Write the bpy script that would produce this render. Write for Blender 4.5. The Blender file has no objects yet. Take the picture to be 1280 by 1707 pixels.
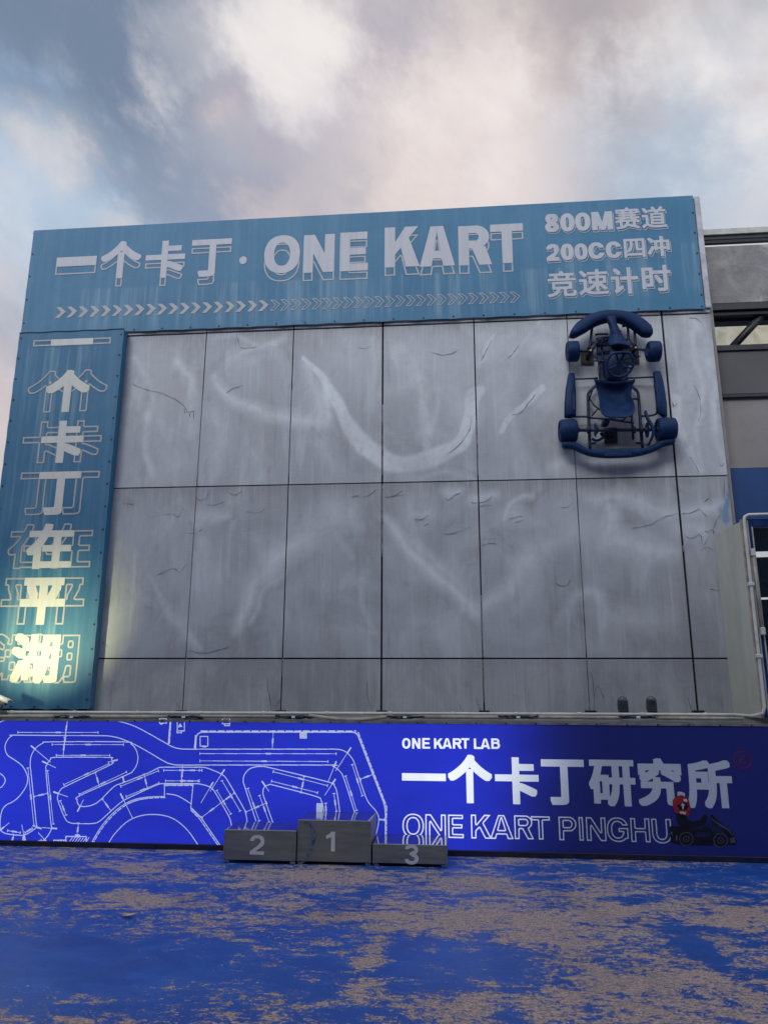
import bpy, math, random
import numpy as np
from mathutils import Vector
random.seed(7); rng = np.random.default_rng(7)
S = bpy.context.scene
COL = S.collection
rad = math.radians

# ------------------------------------------------------------------ camera
YAW, PITCH, ROLL, FPX = -0.0906, 0.23431, 0.003516, 1240.0
CAMH = 1.645; H = CAMH
CAM = np.array([4.4424, -9.0102, CAMH])
def cam_axes():
    cy, sy, cp, sp = math.cos(YAW), math.sin(YAW), math.cos(PITCH), math.sin(PITCH)
    f = np.array([sy*cp, cy*cp, sp]); r = np.array([cy, -sy, 0.]); u = np.cross(r, f)
    c, s = math.cos(ROLL), math.sin(ROLL)
    return c*r+s*u, -s*r+c*u, f
AR, AU, AF = cam_axes()
def ray(px, py):
    return AF + AR*(px-640)/FPX - AU*(py-853.5)/FPX
def W(px, py, Y=0.0):
    """measured point of the photograph on the upright plane at depth Y -> world"""
    d = ray(px, py); return CAM + d*((Y-CAM[1])/d[1])
def G(px, py, Z=0.0):
    d = ray(px, py); return CAM + d*((Z-CAM[2])/d[2])
cd = bpy.data.cameras.new('camera'); cam = bpy.data.objects.new('camera', cd); COL.objects.link(cam)
from mathutils import Matrix
M4 = Matrix(((AR[0], AU[0], -AF[0], CAM[0]), (AR[1], AU[1], -AF[1], CAM[1]), (AR[2], AU[2], -AF[2], CAM[2]), (0, 0, 0, 1)))
cam.matrix_world = M4
cd.sensor_fit = 'VERTICAL'; cd.sensor_height = 36.0; cd.sensor_width = 27.0
cd.lens = 36.0*FPX/1707.0
cd.clip_start = 0.05; cd.clip_end = 3000
S.camera = cam

# ------------------------------------------------------------------ sky, sun, exposure
SUN_EL, SUN_AZ = rad(31), rad(200)     # azimuth clockwise from +Y (behind the camera)
world = bpy.data.worlds.new('World'); S.world = world; world.use_nodes = True
def build_sky():
    nt = world.node_tree; nt.nodes.clear(); N = nt.nodes.new; L = nt.links.new
    out = N('ShaderNodeOutputWorld'); tc = N('ShaderNodeTexCoord')
    sky = N('ShaderNodeTexSky'); sky.sky_type = 'NISHITA'; sky.sun_disc = False
    sky.sun_elevation = SUN_EL; sky.sun_rotation = SUN_AZ
    bg1 = N('ShaderNodeBackground'); bg1.inputs[1].default_value = 0.12; L(sky.outputs[0], bg1.inputs[0])
    def val(op, a, b=None, c=None, clamp=False):
        n = N('ShaderNodeMath'); n.operation = op; n.use_clamp = clamp
        for i, v in enumerate((a, b, c)):
            if v is None: continue
            if isinstance(v, (int, float)): n.inputs[i].default_value = v
            else: L(v, n.inputs[i])
        return n.outputs[0]
    sep = N('ShaderNodeSeparateXYZ'); L(tc.outputs['Generated'], sep.inputs[0])
    az = val('ARCTAN2', sep.outputs[0], val('ADD', sep.outputs[1], 0.0))
    cmb = N('ShaderNodeCombineXYZ')      # azimuth x elevation, leaning so that streaks fan out
    L(val('MULTIPLY', az, val('SUBTRACT', 1.35, val('MULTIPLY', sep.outputs[2], 0.55))), cmb.inputs[0]); L(val('ADD', val('MULTIPLY', sep.outputs[2], 1.7), val('MULTIPLY', az, 0.25)), cmb.inputs[1])
    def noise(scale, detail, rough, dist, off, sx=1.0, sy=1.0):
        mp = N('ShaderNodeMapping'); mp.inputs['Location'].default_value = off; mp.inputs['Scale'].default_value = (sx, sy, 1)
        L(cmb.outputs[0], mp.inputs[0])
        n = N('ShaderNodeTexNoise'); n.inputs['Scale'].default_value = scale; n.inputs['Detail'].default_value = detail
        n.inputs['Roughness'].default_value = rough; n.inputs['Distortion'].default_value = dist
        L(mp.outputs[0], n.inputs['Vector']); return n.outputs[0]
    def mrange(v, a, b, smooth=True):
        n = N('ShaderNodeMapRange'); n.interpolation_type = 'SMOOTHSTEP' if smooth else 'LINEAR'
        n.inputs[1].default_value = a; n.inputs[2].default_value = b; L(v, n.inputs[0]); return n.outputs[0]
    def mix(fac, a, b):
        n = N('ShaderNodeMix'); n.data_type = 'RGBA'
        if isinstance(fac, (int, float)): n.inputs[0].default_value = fac
        else: L(fac, n.inputs[0])
        for i, v in ((6, a), (7, b)):
            if isinstance(v, tuple): n.inputs[i].default_value = v+(1,)
            else: L(v, n.inputs[i])
        return n.outputs[2]
    warp = noise(5.0, 6, 0.6, 0.0, (3, 1, 0))
    def blob(px, py, rdeg, soft=1.0, w=0.22):
        d = Vector(ray(px, py)).normalized()
        n = N('ShaderNodeVectorMath'); n.operation = 'DOT_PRODUCT'; n.inputs[1].default_value = d
        nm = N('ShaderNodeVectorMath'); nm.operation = 'NORMALIZE'; L(tc.outputs['Generated'], nm.inputs[0]); L(nm.outputs[0], n.inputs[0])
        ang = val('ARCCOSINE', n.outputs['Value'])
        ang = val('ADD', ang, val('MULTIPLY', val('SUBTRACT', warp, 0.5), -w*1.6))
        return val('SUBTRACT', 1.0, mrange(ang, rad(rdeg)*(1-soft), rad(rdeg)*1.25))
    # big soft cloud masses
    n1 = noise(3.2, 8, 0.55, 0.45, (0.3, 0.7, 0), 0.8, 0.75)
    n2 = noise(3.6, 9, 0.52, 0.7, (4.3, 2.7, 0), 0.75, 0.72)
    n3 = noise(11, 7, 0.6, 0.3, (1.3, 9.7, 0), 0.9, 0.85)
    pink = (0.78, 0.66, 0.63); grey = (0.45, 0.45, 0.52); white = (1.06, 0.985, 0.94)
    slate = (0.19, 0.25, 0.355); aqua = (0.42, 0.66, 0.86)
    c = mix(mrange(n1, 0.36, 0.64), grey, pink)
    lum = noise(5.0, 8, 0.6, 0.7, (8.1, 0.2, 0), 0.62, 0.6)
    c = mix(val('MULTIPLY', mrange(lum, 0.42, 0.72), 0.22), c, white)
    c = mix(val('MULTIPLY', mrange(n3, 0.62, 0.42), 0.14), c, (0.33, 0.33, 0.40))
    def lay(c, lst, default=None):
        for px, py, r, st, colr in lst: c = mix(val('MULTIPLY', blob(px, py, r, 0.85), st), c, colr)
        return c
    taupe = (0.455, 0.405, 0.42); lav = (0.40, 0.39, 0.49); cream = (0.93, 0.80, 0.74)
    c = lay(c, [(960, 40, 12, .85, taupe), (1000, 190, 8, .5, taupe), (640, 110, 7.5, .6, lav), (740, 260, 11, .75, cream), (560, 200, 6, .5, (0.82, 0.72, 0.72)), (880, 250, 8, .5, (0.80, 0.70, 0.70)),
                (430, 190, 8, .6, (0.36, 0.37, 0.48)), (420, 60, 6, .5, (0.42, 0.43, 0.54)), (60, 250, 11, .85, aqua), (20, 160, 8, .8, (0.36, 0.53, 0.76)),
                (60, 30, 8, .9, slate), (165, 90, 8.5, .95, slate), (235, 190, 7, .85, (0.19, 0.25, 0.36)), (310, 300, 6, .7, (0.30, 0.35, 0.46)), (30, 420, 8, .5, (0.36, 0.47, 0.64)),
                (1150, 250, 8.5, .85, (0.40, 0.52, 0.66)), (1240, 330, 6, .5, (0.50, 0.60, 0.72))])
    # bright breaks
    for (px, py, r, s) in ((495, 50, 5.5, 1.25), (735, 200, 5.5, 1.1), (790, 70, 4, .4), (1210, 80, 8.5, 1.3), (1262, 200, 4.5, .9), (1090, 120, 4, .5), (20, 300, 6, .85), (85, 235, 4.5, .7),
                           (360, 200, 3.5, .45), (320, 90, 3.4, .45), (10, 450, 6, .6), (1270, 320, 5, .6), (860, 310, 6, .35), (520, 130, 4, .5)):
        c = mix(val('MULTIPLY', val('MULTIPLY', blob(px, py, r, 1.0, 0.22), mrange(n2, 0.22, 0.66)), s*.62), c, white)
    # the sky behind the camera is the brighter, western side
    back = mrange(sep.outputs[1], 0.35, -0.5)
    gain = val('ADD', 1.0, val('MULTIPLY', back, 0.9))
    cool = N('ShaderNodeMix'); cool.data_type = 'RGBA'; cool.blend_type = 'MULTIPLY'; L(back, cool.inputs[0]); L(c, cool.inputs[6]); cool.inputs[7].default_value = (0.80, 0.96, 1.10, 1); c = cool.outputs[2]
    bg2 = N('ShaderNodeBackground'); L(c, bg2.inputs[0]); L(gain, bg2.inputs[1])
    ms = N('ShaderNodeMixShader'); ms.inputs[0].default_value = 0.90
    L(bg1.outputs[0], ms.inputs[1]); L(bg2.outputs[0], ms.inputs[2]); L(ms.outputs[0], out.inputs[0])
build_sky()
sd = bpy.data.lights.new('sun', 'SUN'); sd.energy = 1.5; sd.angle = rad(30); sd.color = (1.0, 0.99, 0.97)
sun = bpy.data.objects.new('sun', sd); COL.objects.link(sun)
sdir = Vector((math.sin(SUN_AZ)*math.cos(SUN_EL), math.cos(SUN_AZ)*math.cos(SUN_EL), math.sin(SUN_EL)))
sun.rotation_euler = sdir.to_track_quat('Z', 'Y').to_euler()
S.view_settings.view_transform = 'Standard'; S.view_settings.look = 'None'; S.view_settings.gamma = 1.0
S.view_settings.exposure = 0.0

# ------------------------------------------------------------------ materials
def lin(r, g, b):
    f = lambda v: (v/255/12.92) if v/255 <= 0.04045 else ((v/255+0.055)/1.055)**2.4
    return (f(r), f(g), f(b))
class NT:
    def __init__(s, name):
        s.m = bpy.data.materials.new(name); s.m.use_nodes = True; s.t = s.m.node_tree
        s.b = s.t.nodes['Principled BSDF']; s.L = s.t.links.new
    def n(s, t): return s.t.nodes.new(t)
    def link(s, v, sock):
        if isinstance(v, (int, float)): sock.default_value = v
        elif isinstance(v, tuple): sock.default_value = v+(1,) if sock.type == 'RGBA' else v
        else: s.L(v, sock)
    def math(s, op, a, b=None, clamp=False):
        n = s.n('ShaderNodeMath'); n.operation = op; n.use_clamp = clamp; s.link(a, n.inputs[0])
        if b is not None: s.link(b, n.inputs[1])
        return n.outputs[0]
    def mix(s, f, a, b, mode='MIX'):
        n = s.n('ShaderNodeMix'); n.data_type = 'RGBA'; n.blend_type = mode
        s.link(f, n.inputs[0]); s.link(a, n.inputs[6]); s.link(b, n.inputs[7]); return n.outputs[2]
    def pos(s, scale=(1, 1, 1), loc=(0, 0, 0)):
        g = s.n('ShaderNodeNewGeometry'); m = s.n('ShaderNodeMapping'); m.inputs['Scale'].default_value = scale; m.inputs['Location'].default_value = loc
        s.L(g.outputs['Position'], m.inputs[0]); return m.outputs[0]
    def noise(s, scale, detail=5, rough=0.55, dist=0.0, vs=(1, 1, 1), loc=(0, 0, 0)):
        n = s.n('ShaderNodeTexNoise'); n.inputs['Scale'].default_value = scale; n.inputs['Detail'].default_value = detail
        n.inputs['Roughness'].default_value = rough; n.inputs['Distortion'].default_value = dist
        s.L(s.pos(vs, loc), n.inputs['Vector']); return n.outputs[0]
    def rng(s, v, a, b, c=0.0, d=1.0, smooth=True):
        n = s.n('ShaderNodeMapRange'); n.interpolation_type = 'SMOOTHSTEP' if smooth else 'LINEAR'
        s.link(v, n.inputs[0])
        for i, x in zip((1, 2, 3, 4), (a, b, c, d)): n.inputs[i].default_value = x
        return n.outputs[0]
    def attr(s, name):
        n = s.n('ShaderNodeAttribute'); n.attribute_name = name; return n.outputs['Fac']
    def xyz(s):
        g = s.n('ShaderNodeNewGeometry'); p = s.n('ShaderNodeSeparateXYZ'); s.L(g.outputs['Position'], p.inputs[0]); return p.outputs
    def bump(s, h, strength=0.3, dist=0.01):
        n = s.n('ShaderNodeBump'); n.inputs['Strength'].default_value = strength; n.inputs['Distance'].default_value = dist
        s.L(h, n.inputs['Height']); s.L(n.outputs[0], s.b.inputs['Normal'])
    def fin(s, col=None, rough=None, metal=None):
        if col is not None: s.link(col, s.b.inputs['Base Color'])
        if rough is not None: s.link(rough, s.b.inputs['Roughness'])
        if metal is not None: s.link(metal, s.b.inputs['Metallic'])
        return s.m
def simple(name, col, rough=0.5, metal=0.0, var=0.25, sc=14.0, vs=(1, 1, 1)):
    t = NT(name); n = t.noise(sc, 5, 0.6, 0.2, vs)
    c = t.mix(t.rng(n, 0.3, 0.7), tuple(x*(1-var) for x in col), tuple(min(1, x*(1+var)) for x in col))
    r = t.rng(n, 0.3, 0.7, max(0.03, rough-0.08), min(1, rough+0.08))
    return t.fin(c, r, metal)

def m_panel():
    H = CAMH; t = NT('weathered silver cladding'); pale, dark, blue = t.attr('pale'), t.attr('dark'), t.attr('blue')
    base = (0.43, 0.457, 0.505)
    n = t.noise(0.9, 7, 0.6, 0.6); c = t.mix(t.rng(n, 0.32, 0.68), (0.315, 0.338, 0.375), base)
    v = t.noise(1.0, 6, 0.62, 0.3, (4.0, 4.0, 0.35)); c = t.mix(t.rng(v, 0.50, 0.72, 0, 0.5), c, (0.30, 0.305, 0.325))
    v2 = t.noise(1.0, 4, 0.6, 0.5, (1.9, 1.9, 0.9), (9, 0, 4)); c = t.mix(t.rng(v2, 0.50, 0.74, 0, 0.6), c, (0.60, 0.64, 0.67))
    bl = t.noise(2.4, 6, 0.62, 1.2, (1, 1, 0.7), (3, 1, 8)); c = t.mix(t.rng(bl, 0.50, 0.72, 0, 0.5), c, (0.245, 0.255, 0.27))
    fine = t.noise(1.0, 4, 0.7, 0.0, (48, 48, 1.6)); c = t.mix(t.rng(fine, 0.45, 0.75, 0, 0.10), c, (0.24, 0.24, 0.25))
    st3 = t.noise(1.0, 5, 0.65, 0.2, (8, 8, 0.55), (2, 0, 7)); c = t.mix(t.rng(st3, 0.54, 0.74, 0, 0.5), c, (0.58, 0.62, 0.66)); c = t.mix(t.rng(st3, 0.47, 0.28, 0, 0.45), c, (0.22, 0.235, 0.26))
    hz = t.noise(1.0, 3, 0.7, 0.0, (4, 4, 70)); c = t.mix(t.rng(hz, 0.45, 0.8, 0, 0.20), c, (0.55, 0.56, 0.585))
    gr = t.noise(85, 3, 0.8); c = t.mix(t.rng(gr, 0.35, 0.75, 0, 0.22), c, (0.24, 0.24, 0.26))
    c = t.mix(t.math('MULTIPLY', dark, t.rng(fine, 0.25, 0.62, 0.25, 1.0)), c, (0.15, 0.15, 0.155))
    br = t.noise(9, 5, 0.6, 0.4)
    pf = t.math('MULTIPLY', pale, t.rng(br, 0.25, 0.6, 0.55, 1.0))
    c = t.mix(t.math('MULTIPLY', pf, 1.0), c, (0.74, 0.785, 0.815))
    c = t.mix(blue, c, (0.06, 0.20, 0.42))
    t.bump(t.math('ADD', t.math('MULTIPLY', n, 1.0), t.math('MULTIPLY', gr, 0.05)), 0.25, 0.02)
    return t.fin(c, t.rng(n, 0.3, 0.7, 0.5, 0.7))
def m_fabric(name, c0, c1, bands, fade):
    t = NT(name); n = t.noise(1.1, 6, 0.6, 0.4); c = t.mix(t.rng(n, 0.3, 0.7), c0, c1)
    st = t.noise(1.0, 5, 0.65, 0.1, (9, 9, 0.35)); o = t.xyz()
    m = None
    for (x0, x1, z0, z1) in bands:     # old rain runs bleached below the lettering
        b = t.math('MULTIPLY', t.math('MULTIPLY', t.rng(o[0], x0-0.05, x0+0.05), t.rng(o[0], x1-0.05, x1+0.05, 1, 0)), t.math('MULTIPLY', t.rng(o[2], z0, z0+0.25), t.rng(o[2], z1-0.03, z1+0.03, 1, 0)))
        m = b if m is None else t.math('MAXIMUM', m, b)
    f = t.math('MULTIPLY', t.rng(st, 0.42, 0.70), t.math('ADD', 0.14, t.math('MULTIPLY', m, 0.42)))
    c = t.mix(f, c, fade)
    s2 = t.noise(1.0, 4, 0.7, 0, (30, 30, 0.8), (3, 0, 0)); c = t.mix(t.rng(s2, 0.5, 0.8, 0, 0.22), c, (0.05, 0.10, 0.16))
    w = t.noise(130, 2, 0.6); c = t.mix(t.rng(w, 0.4, 0.7, 0, 0.14), c, (0.03, 0.06, 0.10))
    wr = t.noise(2.2, 4, 0.5, 1.0); t.bump(wr, 0.25, 0.03)
    return t.fin(c, 0.62)
def m_print(name, col, fade):
    t = NT(name); st = t.noise(1.0, 5, 0.65, 0.1, (14, 14, 0.6)); c = t.mix(t.rng(st, 0.4, 0.75, 0, 0.5), col, fade)
    n = t.noise(30, 4, 0.7); c = t.mix(t.rng(n, 0.4, 0.75, 0, 0.18), c, fade); return t.fin(c, 0.6)
X_DEAD0, X_DEAD1 = 4.45, 6.05
def m_lit(name, base, emit, dead, strength):
    """backlit vinyl: the tubes behind the right hand part of the box are out"""
    t = NT(name); o = t.xyz()
    wob = t.noise(0.8, 2, 0.5, 0.0, (1, 1, 1))
    xx = t.math('ADD', o[0], t.math('MULTIPLY', t.math('SUBTRACT', wob, 0.5), 0.5))
    xx = t.math('SUBTRACT', xx, t.math('MULTIPLY', t.math('SUBTRACT', o[2], 0.8), 0.22))
    f = t.rng(xx, X_DEAD0, X_DEAD1, 1.0, 0.0)
    tube = t.noise(1.0, 2, 0.4, 0, (0.55, 1, 1.3), (2, 0, 1)); f2 = t.math('MULTIPLY', f, t.rng(tube, 0.3, 0.7, 0.86, 1.12))
    t.link(t.mix(f, dead, emit), t.b.inputs['Emission Color'])
    t.link(t.math('ADD', t.math('MULTIPLY', t.math('MULTIPLY', f2, strength), t.rng(t.noise(1.0, 5, 0.6, 0.3, (1.4, 1, 3.5), (1, 4, 2)), 0.3, 0.7, 0.90, 1.06)), 0.03), t.b.inputs['Emission Strength'])
    n = t.noise(50, 3, 0.7); c = t.mix(t.rng(n, 0.35, 0.7), base, tuple(x*0.9 for x in base))
    return t.fin(c, 0.34)
def m_ground():
    t = NT('worn blue floor paint'); o = t.xyz()
    big = t.noise(0.5, 5, 0.6, 0.6, (1.0, 1.25, 1)); mid = t.noise(2.4, 7, 0.65, 0.9, (1.0, 1.7, 1)); fine = t.noise(30, 6, 0.72, 0.5, (1, 1.5, 1))
    flak = t.noise(9.0, 9, 0.78, 0.7, (1.0, 1.7, 1), (7, 3, 0)); spec = t.noise(62, 4, 0.7, 0.3, (1, 1.3, 1), (1, 5, 0))
    c5 = lambda v, k: t.math('MULTIPLY', t.math('SUBTRACT', v, 0.5), k)
    a = t.math('ADD', c5(big, 1.2), c5(mid, 1.7)); a = t.math('ADD', a, c5(flak, 1.9)); a = t.math('ADD', a, c5(fine, 1.2)); a = t.math('ADD', a, c5(spec, 0.5))
    def spot(x, y, rx, ry, w):
        dx = t.math('DIVIDE', t.math('SUBTRACT', o[0], x), rx); dy = t.math('DIVIDE', t.math('SUBTRACT', o[1], y), ry)
        d = t.math('SQRT', t.math('ADD', t.math('MULTIPLY', dx, dx), t.math('MULTIPLY', dy, dy)))
        return t.rng(d, 0.0, 1.3, w, 0.0)
    # wear follows where people walk: heavy near the viewer and along the right, light on the left
    for s in SPOTS: a = t.math('ADD', a, spot(*s))
    thr = 0.06
    worn = t.rng(a, thr-0.03, thr+0.05)
    edge = t.math('MULTIPLY', t.rng(a, thr-0.12, thr), t.rng(a, thr, thr+0.07, 1, 0))
    blue = t.mix(t.rng(mid, 0.3, 0.7), (0.016, 0.085, 0.38), (0.032, 0.135, 0.52))
    blue = t.mix(t.rng(fine, 0.5, 0.75, 0, 0.5), blue, (0.02, 0.035, 0.10))
    sc = t.noise(1.0, 4, 0.7, 0.3, (2.2, 26, 1)); blue = t.mix(t.rng(sc, 0.58, 0.75, 0, 0.35), blue, (0.10, 0.13, 0.22))
    con = t.mix(t.rng(fine, 0.3, 0.7), (0.36, 0.28, 0.245), (0.60, 0.485, 0.43))
    con = t.mix(t.rng(t.noise(70, 4, 0.75), 0.45, 0.62, 0, 0.55), con, (0.085, 0.08, 0.085))
    con = t.mix(t.rng(t.noise(23, 6, 0.75, 0.6, (1, 1.5, 1), (5, 5, 0)), 0.50, 0.62, 0, 0.6), con, (0.06, 0.085, 0.21))
    c = t.mix(worn, blue, con); c = t.mix(t.math('MULTIPLY', edge, 0.3), c, (0.02, 0.045, 0.17))
    dirt = t.noise(1.3, 6, 0.6, 0.4, (1, 1, 1), (2, 8, 0)); c = t.mix(t.rng(dirt, 0.45, 0.8, 0, 0.3), c, (0.05, 0.06, 0.12))
    h = t.math('ADD', t.math('MULTIPLY', worn, -0.5), t.math('MULTIPLY', fine, 0.5)); t.bump(h, 0.35, 0.008)
    t.b.inputs['Specular IOR Level'].default_value = 0.3
    r = t.math('ADD', t.rng(worn, 0, 1, 0.36, 0.8), t.math('MULTIPLY', t.math('SUBTRACT', mid, 0.5), 0.25))
    return t.fin(c, r)
SPOTS = [(4.3, -5.8, 3.0, 1.0, 0.36), (5.9, -4.7, 1.9, 1.2, 0.22), (6.8, -2.6, 1.8, 0.5, 0.24), (3.2, -6.6, 3.0, 0.8, 0.2), (4.6, -2.9, 1.6, 0.5, 0.26), (2.0, -2.7, 0.9, 0.35, 0.3),
         (3.0, -1.75, 2.0, 0.35, 0.22), (0.4, -2.4, 0.7, 0.5, 0.25), (2.6, -5.2, 1.3, 0.6, 0.2), (0.9, -5.4, 1.2, 0.8, 0.15),
         (2.0, -4.1, 2.2, 0.65, -0.5), (-0.2, -3.7, 1.4, 1.3, -0.22), (1.9, -5.7, 1.9, 0.7, 0.34), (0.6, -6.4, 1.2, .5, .2), (4.6, -3.9, 0.7, 0.5, -0.45), (-0.3, -1.5, 2.0, 0.6, -0.15), (6.4, -1.3, 2.0, 0.45, -0.30), (4.72, -5.6, 0.10, 1.6, -0.45), (5.35, -5.0, 0.12, 0.5, -0.5), (6.0, -3.3, 0.12, 0.6, -0.4), (5.9, -4.9, 0.2, 0.3, -0.5), (3.9, -3.9, .12, .6, .3), (4.05, -5.9, .09, .8, -.35)]
def m_steel():
    t = NT('brushed dark steel'); n = t.noise(1.0, 4, 0.6, 0.1, (2, 2, 60)); d = t.noise(4, 6, 0.65, 0.5)
    c = t.mix(t.rng(n, 0.3, 0.7), (0.36, 0.365, 0.345), (0.46, 0.465, 0.44)); c = t.mix(t.rng(d, 0.45, 0.75, 0, 0.5), c, (0.28, 0.28, 0.26))
    return t.fin(c, t.rng(d, 0.3, 0.7, 0.04, 0.11), 0.9)
MAT = {}

MAT['panel'] = m_panel()
MAT['core'] = simple('dark joint backing', (0.012, 0.012, 0.014), 0.9)
MAT['crack'] = simple('dirty paint crack', (0.11, 0.11, 0.118), 0.9)
MAT['sealant'] = simple('grey joint sealant', (0.30, 0.30, 0.33), 0.8, 0, 0.3, 30)
MAT['trim'] = simple('pale grey flashing', (0.42, 0.42, 0.46), 0.6, 0, 0.25, 5)
MAT['render'] = simple('grey render', (0.30, 0.30, 0.30), 0.9, 0, 0.2, 2)
MAT['rubber'] = simple('black rubber', (0.012, 0.012, 0.013), 0.6)
MAT['eyelet'] = simple('dark eyelet', (0.03, 0.035, 0.05), 0.4, 0.5)
def banner_px(a, b, Y): return W(*a, Y), W(*b, Y)
MAT['ground'] = m_ground()
MAT['steel'] = m_steel()
MAT['satin'] = simple('scuffed satin steel', (0.25, 0.255, 0.24), 0.45, 0.35, 0.15, 3, (1, 1, 6))
MAT['digit'] = m_print('grey stencil paint', (0.78, 0.78, 0.79), (0.58, 0.58, 0.59))
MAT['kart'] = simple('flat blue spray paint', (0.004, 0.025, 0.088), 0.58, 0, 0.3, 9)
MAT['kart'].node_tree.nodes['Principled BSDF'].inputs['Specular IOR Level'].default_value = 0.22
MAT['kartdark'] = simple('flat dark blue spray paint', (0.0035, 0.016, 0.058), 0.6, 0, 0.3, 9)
MAT['brass'] = simple('brass', (0.45, 0.30, 0.14), 0.35, 0.8)
MAT['black'] = simple('black steel', (0.01, 0.01, 0.012), 0.5)
MAT['conduit'] = simple('white plastic conduit', (0.62, 0.62, 0.58), 0.4, 0, 0.12, 6)
MAT['tan'] = simple('aged cream conduit', (0.36, 0.34, 0.28), 0.5, 0, 0.3, 6)
MAT['beige'] = simple('beige painted sheet', (0.50, 0.51, 0.44), 0.6, 0, 0.12, 3, (1, 1, 0.3))
MAT['bluewall'] = simple('blue painted wall', (0.012, 0.058, 0.20), 0.6, 0, 0.12, 3)
MAT['greyband'] = simple('warm grey render', (0.255, 0.245, 0.24), 0.85, 0, 0.12, 1.5)
MAT['darkband'] = simple('dark grey fascia', (0.105, 0.105, 0.11), 0.8, 0, 0.15, 1.5)
def m_beam():
    t = NT('patched bare concrete'); n = t.noise(3.0, 8, 0.65, 0.9); m = t.noise(1.2, 5, 0.6, 1.2, (1, 1, 1), (4, 2, 1))
    c = t.mix(t.rng(n, 0.3, 0.7), (0.19, 0.185, 0.19), (0.30, 0.295, 0.295)); c = t.mix(t.rng(m, 0.56, 0.60, 0, 0.75), c, (0.44, 0.42, 0.41))
    c = t.mix(t.rng(t.noise(22, 5, 0.7), 0.5, 0.75, 0, 0.5), c, (0.09, 0.09, 0.09)); t.bump(n, 0.4, 0.03); return t.fin(c, 0.9)
MAT['beam'] = m_beam()
MAT['darksteel'] = simple('dark painted steel', (0.028, 0.032, 0.038), 0.5, 0, 0.3, 8)
MAT['palesteel'] = simple('pale zinc flashing', (0.46, 0.47, 0.42), 0.5, 0.1, 0.15, 8)
MAT['blueframe'] = simple('blue enamelled frame', (0.008, 0.04, 0.16), 0.35, 0, 0.15, 8)
MAT['inside'] = simple('dark interior', (0.02, 0.03, 0.05), 0.8)
MAT['navy'] = simple('navy plinth', (0.012, 0.014, 0.04), 0.5)
MAT['ledge'] = simple('grey sheet coping', (0.22, 0.22, 0.22), 0.5, 0.2, 0.3, 7)
MAT['lampgrey'] = simple('dark grey die-cast', (0.075, 0.10, 0.115), 0.45, 0.1)
MAT['camwhite'] = simple('white camera shell', (0.75, 0.75, 0.72), 0.4, 0, 0.06)
MAT['cable'] = simple('dark cable', (0.012, 0.02, 0.05), 0.5)
def glass(name, col, rough=0.02, alpha=0.35):
    t = NT(name); t.b.inputs['Alpha'].default_value = alpha; return t.fin(col, rough)
MAT['pane'] = glass('tinted window glass', (0.01, 0.02, 0.04), 0.03, 0.45)
def m_poly():
    t = NT('yellowed rooflight sheet'); tr = t.n('ShaderNodeBsdfTransparent'); n = t.noise(4, 5, 0.6, 0.8)
    t.L(t.mix(t.rng(n, 0.35, 0.65), (0.97, 0.97, 0.86), (0.82, 0.83, 0.72)), tr.inputs[0])
    out = [x for x in t.t.nodes if x.type == 'OUTPUT_MATERIAL'][0]; ms = t.n('ShaderNodeMixShader'); ms.inputs[0].default_value = 0.12
    t.L(tr.outputs[0], ms.inputs[1]); t.L(t.b.outputs[0], ms.inputs[2]); t.L(ms.outputs[0], out.inputs[0]); return t.fin((0.5, 0.48, 0.36), 0.4)
MAT['poly'] = m_poly()
def emis(name, col, s):
    t = NT(name); t.link(col, t.b.inputs['Emission Color']); t.b.inputs['Emission Strength'].default_value = s; return t.fin(col, 0.4)
MAT['tube'] = emis('lit fluorescent tube', (0.95, 0.98, 1.0), 1.6)
MAT['floodlens'] = emis('lit flood lens', (1.0, 0.95, 0.6), 8.0)
MAT['white_lit'] = m_lit('white lit vinyl', (0.55, 0.60, 0.70), (0.90, 0.95, 1.0), (0.5, 0.6, 0.8), 0.75)
MAT['line_lit'] = m_lit('pale blue lit line', (0.55, 0.62, 0.78), (0.66, 0.75, 1.0), (0.5, 0.6, 0.8), 0.46)
MAT['blue_lit'] = m_lit('blue lit vinyl', (0.020, 0.030, 0.21), (0.016, 0.030, 0.56), (0.01, 0.015, 0.12), 0.80)
MAT['p_black'] = simple('printed black', (0.006, 0.006, 0.014), 0.4)
MAT['p_dark'] = simple('printed dark navy', (0.012, 0.016, 0.065), 0.4)
MAT['p_grey'] = simple('printed grey', (0.09, 0.09, 0.11), 0.4)
MAT['p_red'] = simple('printed red', (0.36, 0.022, 0.028), 0.4, 0, 0.3, 40)
MAT['p_darkred'] = simple('printed dull red', (0.17, 0.02, 0.06), 0.4)
MAT['p_white'] = simple('printed white', (0.60, 0.60, 0.62), 0.4)

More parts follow.
